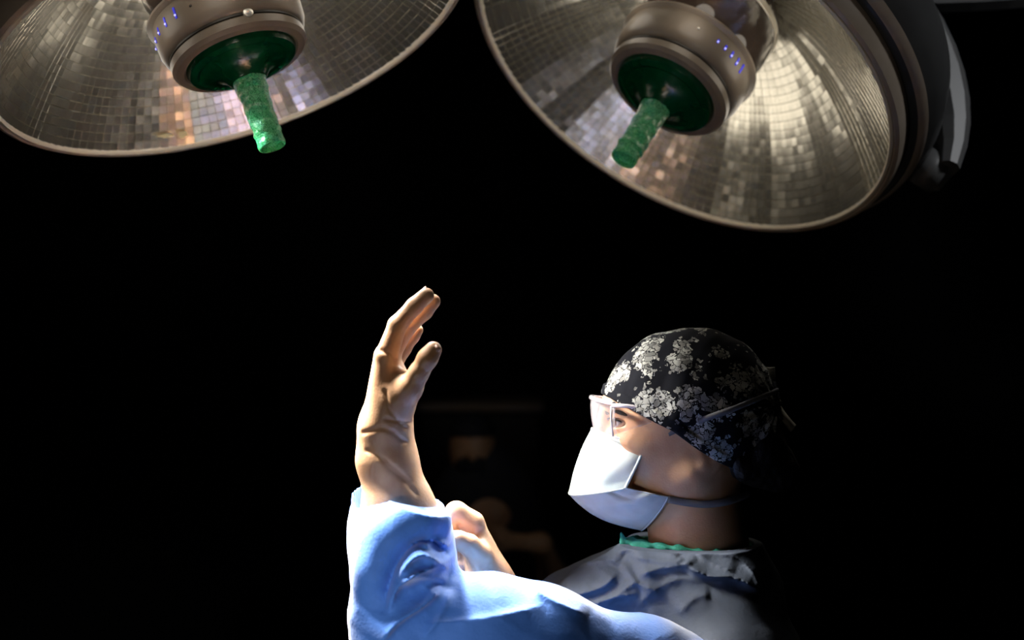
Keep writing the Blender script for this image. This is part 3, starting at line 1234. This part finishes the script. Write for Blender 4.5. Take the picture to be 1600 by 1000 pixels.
nail((678, 546, YA - 0.048), (668, 560, YA - 0.048), (0.55, -1.0, -0.1), RP(12.5, YA))
nail((667, 461, YA - 0.020), (648, 478, YA - 0.021), (-0.7, 0, 0.7), RP(11.5, YA))
nail((675, 470, YA + 0.001), (659, 486, YA + 0.001), (-0.7, 0, 0.7), RP(11, YA))
nail((650, 518, YA + 0.044), (644, 526, YA + 0.044), (-0.7, 0, 0.7), RP(10, YA))

# hair at the nape under the cap
def hair_sdf(p):
    b = Hb
    d = b(p)
    return d + waves(p * np.array([1, 1, 0.25]), 420, 1, 2) * 0.0012


Hb = Blob()
Hb.ell(hd(1180, 700, 0), (46, 66, 60))
Hb.cone(hd(1120, 680, -72), hd(1150, 730, -56), 14, 16, 0.02)
Hb.cone(hd(1120, 680, 72), hd(1150, 730, 56), 14, 16, 0.02)
Hb.ell(hd(1218, 735, 0), (32, 36, 34), 0.02)
Vh, Qh = surface(hair_sdf, Hb.lo - 0.01, Hb.hi + 0.01, 0.003)
keep_parent(quads_mesh('hair', Vh, Qh, M_hair), surgeon)

# ---- cap
def X2px(x):
    return x / (K * HY) + 800


def Z2py(z):
    return 500 - (z - CZ) / (K * HY)


Cb = Blob()
Cb.ell(hd(1078, 641, 0), (140, 103, 129))
Ci = Blob()
Ci.ell(hd(1080, 638, 0), (132, 94, 121))


def cap_sdf(p):
    d = Cb(p)
    folds = waves(p * np.array([1.0, 1.0, 0.6]), 60, 3, 0) * 0.0022
    px, py = X2px(p[:, 0]), Z2py(p[:, 2])
    # gathers radiating from the knot at the back
    ang = np.arctan2(py - 630, 1205 - px)
    rad = np.hypot(py - 630, 1205 - px)
    folds = folds + np.sin(ang * 17 + waves(p, 25, 1, 3)) * 0.0022 * np.exp(-(rad / 70.0) ** 2) * np.clip(rad / 20, 0, 1)
    d = d - folds
    edge = np.interp(px, [920, 938, 990, 1015, 1040, 1075, 1110, 1160, 1215, 1240], [604, 612, 639, 652, 664, 690, 712, 735, 742, 742])
    cut = (py - edge) * HP * 0.85
    d = np.maximum(d, cut)
    d = np.maximum(d, -Ci(p))
    # rolled hem
    hem = np.sqrt((np.maximum(np.abs(Cb(p) + 0.001) - 0.0012, 0)) ** 2 + (np.maximum(np.abs(cut + 0.005) - 0.005, 0)) ** 2) - 0.0016
    return np.minimum(d, hem)


Vc, Qc = surface(cap_sdf, Cb.lo - 0.015, Cb.hi + 0.015, 0.0019)
cap = quads_mesh('surgical_cap', Vc, Qc, M_cap)
cap['label'] = 'dark cap with pale flower print tied at the back'
keep_parent(cap, surgeon)


def ribbon(name, pts, width, m, parent, wdir=(0, 1, 0), thick=0.0012, n=16):
    P = spline(pts, n)
    V, F = [], []
    wd_ = Vector(wdir).normalized()
    for i in range(n):
        p = Vector(P[i])
        t = Vector(P[min(i + 1, n - 1)]) - Vector(P[max(i - 1, 0)])
        t.normalize()
        s = (wd_ - t * wd_.dot(t)).normalized()
        nn = t.cross(s)
        w_ = width[0] + (width[1] - width[0]) * i / (n - 1) if hasattr(width, '__len__') else width
        for q, (u, v) in enumerate(((-1, -1), (0, -1.0), (1, -1), (1, 1), (0, 1.0), (-1, 1))):
            cup = 0.12 * w_ * (1 - abs(u))
            V.append(p + s * u * w_ / 2 + nn * (v * thick / 2 + cup))
    for i in range(n - 1):
        for q in range(6):
            F.append((i * 6 + q, i * 6 + (q + 1) % 6, (i + 1) * 6 + (q + 1) % 6, (i + 1) * 6 + q))
    F.append(tuple(range(6))[::-1])
    F.append(tuple((n - 1) * 6 + q for q in range(6)))
    o = meshVF(name, V, F, m, None, True)
    keep_parent(o, parent)
    return o


def hw(*a):
    return W(*hd(*a))


ribbon('cap_tie', [hw(1165, 640, -66), hw(1188, 633, -42), hw(1208, 626, -12)], 0.010, M_tie, cap, (0, 0.3, 1))
ribbon('cap_tie', [hw(1207, 626, -10), hw(1203, 608, -18), hw(1202, 588, -16), hw(1201, 573, -12)], (0.010, 0.013), M_tie, cap, (1, 0.25, 0))
ribbon('cap_tie', [hw(1208, 628, -10), hw(1222, 650, -14), hw(1238, 669, -8)], (0.009, 0.012), M_tie, cap, (0.8, 0.4, 0.5))
kb = Blob()
kb.ell(hd(1207, 627, -10), (9, 12, 9))
kb.cone(hd(1200, 627, -16), hd(1214, 628, -4), 6, 6, 0.004)
Vk, Qk = surface(kb, kb.lo - 0.004, kb.hi + 0.004, 0.0013)
keep_parent(quads_mesh('tie_knot', Vk, Qk, M_tie), cap)

# ---- face mask: upper and lower panel, seams, two strings
mask = empty('face_mask', W(930, 740, HY))
keep_parent(mask, surgeon)
mask['label'] = 'pale duckbill face mask with a bluer lower panel'


def panel(name, top, bot, m, bulge, wr_seed, amp, pleat=None, nu=61, nv=34):
    """top/bot: (centre (px,py), side (px,py,w)); the panel wraps the face symmetrically"""
    V, F = [], []
    for j in range(nv):
        v = j / (nv - 1)
        for i in range(nu):
            u = -1 + 2 * i / (nu - 1)
            th = abs(u) * math.pi / 2
            pts = []
            for (c, s) in (top, bot):
                e = 1 - math.cos(th) ** 1.15
                px = c[0] + (s[0] - c[0]) * e
                py = c[1] + (s[1] - c[1]) * (1 - math.cos(th)) ** 0.9
                w_ = s[2] * math.sin(th) ** 0.85
                pts.append(np.array([px, py, w_ * (1 if u >= 0 else -1)]))
            p = pts[0] * (1 - v) + pts[1] * v
            b = math.sin(v * math.pi)
            p[0] += bulge[0] * b * math.cos(th)
            p[1] += bulge[1] * b * math.cos(th)
            p[2] += bulge[2] * b * (1 if u >= 0 else -1) * math.sin(th)
            q = p.copy()
            wv = waves(np.array([[u * 1.4 + wr_seed, v * 1.1, wr_seed]]), 3.2, 3, wr_seed)[0] * amp
            env = min(1, b * 2)
            p[2] += wv * env * (1 if u >= 0 else -1)
            p[0] += -wv * env * 0.4 * math.cos(th)
            if pleat and u < 0 or pleat and u > 0:
                du = abs(abs(u) - pleat[0] - pleat[3] * v)
                p[2] -= (1 if u >= 0 else -1) * pleat[2] * math.exp(-(du / 0.045) ** 2) * max(0, 1 - v / pleat[1])
            V.append(hw(*p))
    for j in range(nv - 1):
        for i in range(nu - 1):
            F.append((j * nu + i, j * nu + i + 1, (j + 1) * nu + i + 1, (j + 1) * nu + i))
    o = meshVF(name, V, F, m, None, True)
    sm = o.modifiers.new('thick', 'SOLIDIFY')
    sm.thickness = 0.0012
    sm.offset = 0
    keep_parent(o, mask)
    return V, nu, nv


Vu, nu, nv = panel('upper_panel', ((925, 670), (1002, 691, 66)), ((889, 771), (971, 754, 74)), M_maskup, (-4, 0, 5), 1, 3.4)
Vl, nu, nv = panel('lower_panel', ((890, 772), (971, 754, 74)), ((1000, 827), (1036, 768, 72)), M_masklo, (-12, 8, 4), 3, 5.0, (0.80, 0.75, 7, 0.05))


def seam(name, V, idx, r, m):
    o = tube(name, [V[i] for i in idx], r, m, None, 8)
    keep_parent(o, mask)


seam('seam', Vu, [(nv - 1) * nu + i for i in range(0, nu)], 0.0011, M_maskup)
seam('edge_binding', Vu, list(range(nu)), 0.0016, M_maskup)
seam('edge_binding', Vu, [j * nu for j in range(nv)], 0.0020, M_maskup)
seam('edge_binding', Vu, [j * nu + nu - 1 for j in range(nv)], 0.0020, M_maskup)
seam('edge_binding', Vl, [j * nu for j in range(nv)], 0.0012, M_masklo)
seam('edge_binding', Vl, [j * nu + nu - 1 for j in range(nv)], 0.0012, M_masklo)
seam('edge_binding', Vl, [(nv - 1) * nu + i for i in range(nu)], 0.0014, M_masklo)
for sgn in (-1, 1):
    ribbon('string', [hw(1001, 690, sgn * 67), hw(1040, 668, sgn * 84), hw(1085, 648, sgn * 103), hw(1130, 632, sgn * 104), hw(1180, 615, sgn * 78), hw(1210, 608, sgn * 30)],
           (0.0085, 0.006), M_strap, mask, (0, 0, 1), 0.001, 30)
    ribbon('string', [hw(1036, 771, sgn * 72), hw(1065, 776, sgn * 74), hw(1095, 778, sgn * 76), hw(1130, 774, sgn * 70), hw(1165, 766, sgn * 40)],
           0.009, M_strap, mask, (0, 0, 1), 0.001, 24)

# ---- safety glasses
glasses = empty('safety_glasses', W(940, 650, HY))
glasses['label'] = 'clear plastic safety glasses with side shields'
keep_parent(glasses, surgeon)


def glass_x(w):
    a = abs(w) / 70.0
    return 921 + 31 * a ** 2.4


ng, mg = 33, 9
V, F = [], []
for j in range(mg):
    v = j / (mg - 1)
    for i in range(ng):
        w_ = -70 + 140 * i / (ng - 1)
        ytop = 621 + 6 * (abs(w_) / 70) ** 2
        ybot = 676 + 4 * (abs(w_) / 70) ** 2 - 20 * math.exp(-(w_ / 13) ** 2)
        V.append(hw(glass_x(w_) + 3 * (v - 0.5) ** 2 * 4 + v * 4, ytop + (ybot - ytop) * v, w_))
for j in range(mg - 1):
    for i in range(ng - 1):
        F.append((j * ng + i, j * ng + i + 1, (j + 1) * ng + i + 1, (j + 1) * ng + i))
o = meshVF('lens', V, F, M_clear)
sm = o.modifiers.new('thick', 'SOLIDIFY')
sm.thickness = 0.0022
keep_parent(o, glasses)
rimline = [V[i] for i in range(ng)]
o = tube('brow_bar', rimline, 0.0030, M_frame, None, 10)
keep_parent(o, glasses)
o = tube('lower_rim', [V[(mg - 1) * ng + i] for i in range(ng)], 0.0014, M_clear, None, 8)
keep_parent(o, glasses)
for sgn in (-1, 1):
    o = tube('temple', [hw(951, 629, sgn * 70), hw(975, 630, sgn * 75), hw(995, 632, sgn * 79), hw(1040, 645, sgn * 86), hw(1095, 668, sgn * 84)], [0.0028, 0.0026, 0.0024, 0.0022, 0.002],
             M_frame, None, 10)
    keep_parent(o, glasses)
    o = tube('lens_edge', [hw(951, 630, sgn * 70), hw(950, 650, sgn * 70), hw(953, 676, sgn * 69)], [0.002, 0.0011, 0.0013], M_frame, None, 10)
    keep_parent(o, glasses)
    V2_, F2_ = [], []
    for j in range(6):
        v = j / 5
        for i in range(9):
            u = i / 8
            V2_.append(hw(952 + 58 * u, 630 + 4 * u + v * (44 - 24 * u), sgn * (70 + 11 * u + 3 * math.sin(v * math.pi))))
    for j in range(5):
        for i in range(8):
            F2_.append((j * 9 + i, j * 9 + i + 1, (j + 1) * 9 + i + 1, (j + 1) * 9 + i))
    o = meshVF('side_shield', V2_, F2_, M_clear)
    sm = o.modifiers.new('thick', 'SOLIDIFY')
    sm.thickness = 0.0016
    keep_parent(o, glasses)
    o = tube('nose_pad', [hw(938, 660, sgn * 9), hw(938, 668, sgn * 13)], 0.0025, M_clear, None, 8)
    keep_parent(o, glasses)

# ---- gown
chest = Blob()
chest.ell(hd(1075, 1090, 0), (190, 200, 215))
chest.cone(hd(1092, 915, 0), hd(1088, 852, 0), 125, 97, 0.03)
chest.cone(hd(1122, 1000, -168), hd(1100, 925, -50), 84, 74, 0.05)
chest.cone(hd(1125, 985, 185), hd(1100, 930, 60), 88, 72, 0.05)
chest.cone(hd(930, 980, -30), hd(1010, 935, -30), 88, 88, 0.04)
chest.cone(hd(905, 985, 60), hd(1020, 940, 80), 82, 84, 0.04)
# far sleeve
chest.chain([(1090, 1000, 1.93, 90), (930, 1110, 1.87, 80), (825, 1010, 1.76, 62), (795, 960, 1.735, 56)], 0.02)
slv = Blob()
slv.chain([(1110, 1100, 1.68, 100), (1000, 1072, 1.645, 104), (920, 1060, 1.625, 101), (840, 1016, 1.61, 100), (760, 1000, 1.60, 98), (640, 992, 1.60, 90)], 0.02)
slv.chain([(640, 985, 1.60, 84), (634, 910, YA - 0.004, 74), (627, 846, YA - 0.014, 77), (619, 778, YA + 0.004, 71)], 0.02)
slv.chain([(682, 812, YA - 0.044, 18), (655, 815, YA - 0.058, 25), (618, 845, YA - 0.063, 27), (594, 890, YA - 0.056, 27), (584, 945, YA - 0.040, 26)], 0.03)
cuff_in = Blob()
cuff_in.chain([(622, 815, YA, 50), (618, 780, YA, 63), (612, 730, YA, 66)], 0.02)
# cloth folds: a sharp crest with a long slope on its left and a steep drop on its right (picture coordinates of the crest, height m, long, steep)
FOLDS = [
    ([(872, 898), (905, 882), (950, 876), (968, 882)], .007, 26, 6),
    ([(866, 938), (915, 927), (948, 914), (966, 890)], .011, 40, 6),
    ([(905, 958), (935, 943), (962, 934), (1000, 928)], .012, 16, 5),
    ([(950, 868), (985, 856), (1020, 853), (1048, 858), (1062, 868)], .007, 5, 12),
    ([(966, 876), (984, 898), (1000, 914), (1030, 925)], .006, 14, 5),
    ([(985, 868), (1020, 876), (1058, 878), (1066, 870)], .007, 12, 5),
    ([(995, 902), (1025, 890), (1062, 884), (1090, 872)], .012, 22, 9),
    ([(1065, 880), (1105, 900), (1150, 904), (1190, 925)], .014, 22, 6),
    ([(1080, 856), (1112, 880), (1150, 893)], .006, 16, 6),
    ([(1110, 858), (1150, 872), (1180, 900), (1185, 930)], .007, 18, 6),
    ([(940, 955), (965, 930), (1000, 905)], .005, 10, 5),
    ([(985, 958), (1020, 925), (1062, 905), (1100, 912)], .006, 26, 9),
    ([(1060, 960), (1085, 935), (1110, 930)], .005, 18, 8),
]
SFOLDS = [
    ([(704, 872), (676, 846), (646, 850), (622, 878), (606, 920), (600, 960)], -.016, 8, 22),
    ([(622, 905), (640, 878), (664, 868), (700, 888)], .012, 9, 5),
    ([(628, 915), (650, 898), (690, 884)], .010, 8, 6),
    ([(606, 960), (622, 918), (655, 902), (700, 908)], .012, 22, 7),
    ([(592, 1010), (620, 975), (668, 942), (690, 915)], .016, 24, 6),
    ([(660, 975), (760, 965), (850, 945)], .006, 6, 22),
    ([(660, 1000), (690, 960), (705, 920)], .006, 10, 6),
    ([(664, 858), (676, 842), (700, 856)], .008, 8, 5),
    ([(830, 918), (868, 940), (920, 962)], .006, 10, 10),
]


def crest_field(p, folds):
    px, py = p[:, 0] / (K * p[:, 1]) + 800, 500 - (p[:, 2] - CZ) / (K * p[:, 1])
    tot = np.zeros(len(p))
    for pts, h, wl, ws in folds:
        P = spline(pts, 4 * (len(pts) - 1) + 1)
        n = len(P) - 1
        best = np.full(len(p), 1e9)
        val = np.zeros(len(p))
        for i in range(n):
            e, sg, t = seg2(px, py, P[i], P[i + 1])
            u = (i + t) / n
            taper = np.clip(np.minimum(u, 1 - u) * 5, 0, 1)
            v = h * taper * np.where(sg < 0, np.exp(-e / wl), np.exp(-e / ws))
            c = e < best
            best = np.where(c, e, best)
            val = np.where(c, v, val)
        tot += val
    return tot


B_ch, B_sl = Bounded(chest, 0.06), Bounded(slv, 0.06)
neck_in = Blob()
neck_in.cone(hd(1088, 700, 0), hd(1088, 866, 0), 90, 88)
cuff_n = (W(612, 775, YA) - W(618, 850, YA))
cuff_n /= np.linalg.norm(cuff_n)


def fold_field(p):
    q = p.copy()
    q[:, 0] += 0.02 * np.sin(p[:, 2] * 40)
    n1 = waves(q * np.array([1.0, 1.0, 1.5]), 22, 2, 1)
    ridge = 1 - np.abs(n1) * 1.6
    n2 = waves(q * np.array([1.2, 1.0, 0.8]), 55, 2, 2)
    ridge2 = 1 - np.abs(n2) * 1.6
    return 0.0048 * np.clip(ridge, -0.5, 1) + 0.0016 * np.clip(ridge2, -0.5, 1)


def gown_body_sdf(p):
    d = B_ch(p)
    near = np.abs(d) < 0.03
    if near.any():
        q = p[near]
        d[near] -= fold_field(q) * 0.55 + crest_field(q, FOLDS) * np.clip((HY + 0.02 - q[:, 1]) / 0.05, 0, 1)
    d = smax(d, -neck_in(p), 0.004)
    py = 500 - (p[:, 2] - CZ) / (K * HY)
    return np.maximum(d, (846 - py) * HP)


def sleeve_sdf(p):
    d = B_sl(p)
    near = np.abs(d) < 0.03
    if near.any():
        q = p[near]
        d[near] -= fold_field(q) * 0.45 - 0.0012 + crest_field(q, SFOLDS) * np.clip((1.64 - q[:, 1]) / 0.05, 0, 1)
    # cuff: slanted cut and hollow
    c0 = W(615, 768, YA)
    m = (p[:, 2] > c0[2] - 0.12) & (p[:, 0] < W(720, 0, YA)[0])
    cut = (p - c0) @ np.array([0.26, -0.06, 0.96])
    d = np.where(m, np.maximum(d, cut), d)
    return np.where(m, smax(d, -cuff_in(p), 0.003), d)


zb = W(0, 1125, 1.82)[2]
Vg, Qg = surface(gown_body_sdf, (-0.03, 1.50, zb), (0.42, 2.16, W(0, 835, 1.82)[2]), 0.0024)
# skirt of the gown down to the shins


def skirt_sdf(p):
    z = p[:, 2]
    t = np.clip((z - 0.28) / (1.3 - 0.28), 0, 1)
    rx, ry = 0.24 - 0.075 * t, 0.28 - 0.09 * t
    q = np.hypot((p[:, 0] - cx + 0.012) / rx, (p[:, 1] - HY) / ry)
    ang = np.arctan2(p[:, 1] - HY, p[:, 0] - cx)
    d = (q - 1) * np.minimum(rx, ry) - 0.012 * np.sin(ang * 9 + 1.5 * np.sin(z * 3)) * (1 - t)
    d = np.maximum(d, -(d + 0.012))
    return np.maximum(d, np.maximum(0.28 - z, z - (zb + 0.02)))


Vk2, Qk2 = surface(skirt_sdf, (cx - 0.32, HY - 0.36, 0.25), (cx + 0.32, HY + 0.36, zb + 0.05), 0.009)
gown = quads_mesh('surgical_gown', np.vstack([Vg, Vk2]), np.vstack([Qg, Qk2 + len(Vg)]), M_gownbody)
keep_parent(gown, surgeon)
Vs, Qs = surface(sleeve_sdf, (-0.215, 1.46, W(0, 1190, 1.65)[2]), (0.36, 1.78, W(0, 735, 1.62)[2]), 0.0021)
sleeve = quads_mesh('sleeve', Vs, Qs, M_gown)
sleeve['label'] = 'vivid blue sleeve of the raised arm'
keep_parent(sleeve, gown)

# green scrub collar round the neck, showing at the throat
sc_ = Blob()
ring_ = []
for q in range(25):
    t = 2 * math.pi * q / 24
    front = max(0.0, math.cos(t - 0.55)) ** 2
    ring_.append((*hd(1088 - 80 * math.cos(t) - 26 * front, 856 - 12 * front, -80 * math.sin(t)), 7))
sc_.chain(ring_, 0.006)
sc_.chain([(*hd(975, 846, -20), 8), (*hd(968, 833, -24), 4)], 0.008)


def collar_sdf(p):
    return sc_(p) - waves(p, 220, 2, 3) * 0.0022


Vq, Qq = surface(collar_sdf, sc_.lo - 0.008, sc_.hi + 0.008, 0.0016)
keep_parent(quads_mesh('scrub_collar', Vq, Qq, M_scrub), surgeon)


# ------------------------------------------------------------------ dim assistant far behind
YB = 4.5
asst = empty('person', W(760, 0, YB) * np.array([1, 1, 0]), 'dim blurred assistant in dark scrubs standing far behind the raised hand', 'person')


def w2(px, py, dy=0.0):
    return (px, py, YB + dy)


ab = Blob()
ab.ell(w2(738, 698), (36, 42, 50))
ab.ell(w2(738, 722, -0.02), (27, 30, 34), 0.03)
ab.cone(w2(738, 706, -0.11), w2(738, 716, -0.12), 5, 7, 0.02)
ab.cone(w2(738, 735), w2(740, 785), 25, 28, 0.03)
ab.cone(w2(670, 812), w2(812, 812), 26, 26, 0.05)
ab.chain([(668, 812, YB, 26), (655, 905, YB - 0.05, 20), (715, 880, YB - 0.26, 15), (768, 850, YB - 0.30, 13)], 0.03)
ab.chain([(814, 812, YB, 26), (868, 905, YB - 0.05, 20), (845, 850, YB - 0.24, 15), (785, 845, YB - 0.30, 13)], 0.03)
ab.ell(w2(780, 842, -0.30), (17, 18, 21), 0.02)
for q in range(4):
    ab.cone(w2(776 + q * 3, 828 + q * 7, -0.33), w2(768 + q * 4, 822 + q * 8, -0.35), 4.5, 3.8, 0.006)
A_ = np.array
bx = asst.location.x


def asst_sdf(p):
    d = ab(p)
    d = smin(d, ell(p, A_([bx, YB, 0.85]), A_([0.17, 0.12, 0.2])), 0.05)
    for s in (-1, 1):
        x = bx + s * 0.1
        d = smin(d, cone(p, A_([x, YB, 0.8]), A_([x, YB, 0.46]), 0.08, 0.055), 0.03)
        d = smin(d, cone(p, A_([x, YB, 0.46]), A_([x, YB, 0.08]), 0.055, 0.04), 0.02)
        d = smin(d, cone(p, A_([x, YB, 0.05]), A_([x, YB - 0.14, 0.035]), 0.04, 0.03), 0.02)
    return smin(d, cone(p, A_([bx, YB, 1.1]), A_([bx, YB, 0.85]), 0.14, 0.14), 0.05)


Va, Qa = surface(asst_sdf, (bx - 0.45, YB - 0.5, -0.01), (bx + 0.45, YB + 0.3, 1.5), 0.011)
keep_parent(quads_mesh('body', Va, Qa, M_skin), asst)


def asst_cloth(p):
    A = np.array
    d = ell(p, A([bx, YB, 1.0]), A([0.2, 0.14, 0.34]))
    d = smin(d, cone(p, W(668, 818, YB), W(814, 818, YB), RP(29, YB), RP(29, YB)), 0.05)
    d = smin(d, cone(p, W(668, 814, YB), W(657, 885, YB - 0.03), 0.062, 0.055), 0.03)
    d = smin(d, cone(p, W(814, 814, YB), W(862, 885, YB - 0.03), 0.062, 0.055), 0.03)
    for s in (-1, 1):
        x = bx + s * 0.1
        d = smin(d, cone(p, A([x, YB, 0.8]), A([x, YB, 0.12]), 0.1, 0.075), 0.04)
    d = d - waves(p, 20, 2, 2) * 0.005
    return smax(d, -cone(p, W(738, 735, YB), W(740, 790, YB), RP(27, YB), RP(31, YB)), 0.01)


Va, Qa = surface(asst_cloth, (bx - 0.45, YB - 0.4, 0.03), (bx + 0.45, YB + 0.35, 1.45), 0.011)
keep_parent(quads_mesh('scrubs', Va, Qa, M_darkcloth), asst)
# dark cap and mask
kb = Blob()
kb.ell(w2(738, 686, 0.01), (39, 46, 44))


def acap(p):
    py = 500 - (p[:, 2] - CZ) / (K * YB)
    return np.maximum(kb(p), (py - 682) * K * YB)


Va, Qa = surface(acap, kb.lo - 0.02, kb.hi + 0.02, 0.008)
keep_parent(quads_mesh('cap', Va, Qa, M_darkcloth), asst)
kb2 = Blob()
kb2.ell(w2(738, 724, -0.03), (29, 34, 26))
Va, Qa = surface(lambda p: kb2(p), kb2.lo - 0.02, kb2.hi + 0.02, 0.008)
keep_parent(quads_mesh('mask', Va, Qa, M_darkcloth), asst)
for s in (-1, 1):
    Vx, Qx = surface(lambda p, s=s: np.maximum(cone(p, A_([bx + s * 0.1, YB + 0.02, 0.05]), A_([bx + s * 0.1, YB - 0.17, 0.04]), 0.055, 0.04), 0.002 - p[:, 2]),
                     (bx + s * 0.1 - 0.09, YB - 0.26, -0.02), (bx + s * 0.1 + 0.09, YB + 0.12, 0.15), 0.011)
    keep_parent(quads_mesh('shoe', Vx, Qx, M_shoe), asst)

# tall dark cabinet on the back wall, its top edge and side just visible
cab = empty('cabinet', (0, 0, 0), 'tall dark cabinet against the back wall behind the assistant', 'cabinet')
cab.location = (-0.13, 6.2, 0)
cw = 0.5
box('body', (0, 0, 0.70), (cw, 0.45, 1.28), M_trim, cab, 0.01)
box('top_panel', (0, -0.01, 1.36), (cw + 0.03, 0.5, 0.035), M_rim, cab, 0.008)
for s in (-1, 1):
    d_ = box('door', (s * cw / 4, -0.235, 0.70), (cw / 2 - 0.012, 0.018, 1.2), M_trim, cab, 0.004)
    h_ = tube('handle', [(s * 0.03, -0.262, 0.75), (s * 0.03, -0.262, 0.9)], 0.007, M_lip, None, 10)
    h_.parent = d_
box('plinth', (0, 0, 0.03), (cw - 0.04, 0.4, 0.06), M_groove, cab)

# added spots without a fixture, lift the assistant's arms and the cabinet top
add_light('far_fill_spot', 'SPOT', (-0.9, 3.6, 2.55), 1.8, (1, 0.85, 0.7), aim=W(775, 830, 4.3), spot_size=math.radians(30), spot_blend=0.7, shadow_soft_size=0.05)
add_light('far_fill_spot', 'SPOT', (-0.9, 3.6, 2.55), 4, (1, 0.88, 0.8), aim=(-0.13, 5.95, 1.37), spot_size=math.radians(14), spot_blend=1.0, shadow_soft_size=0.05)
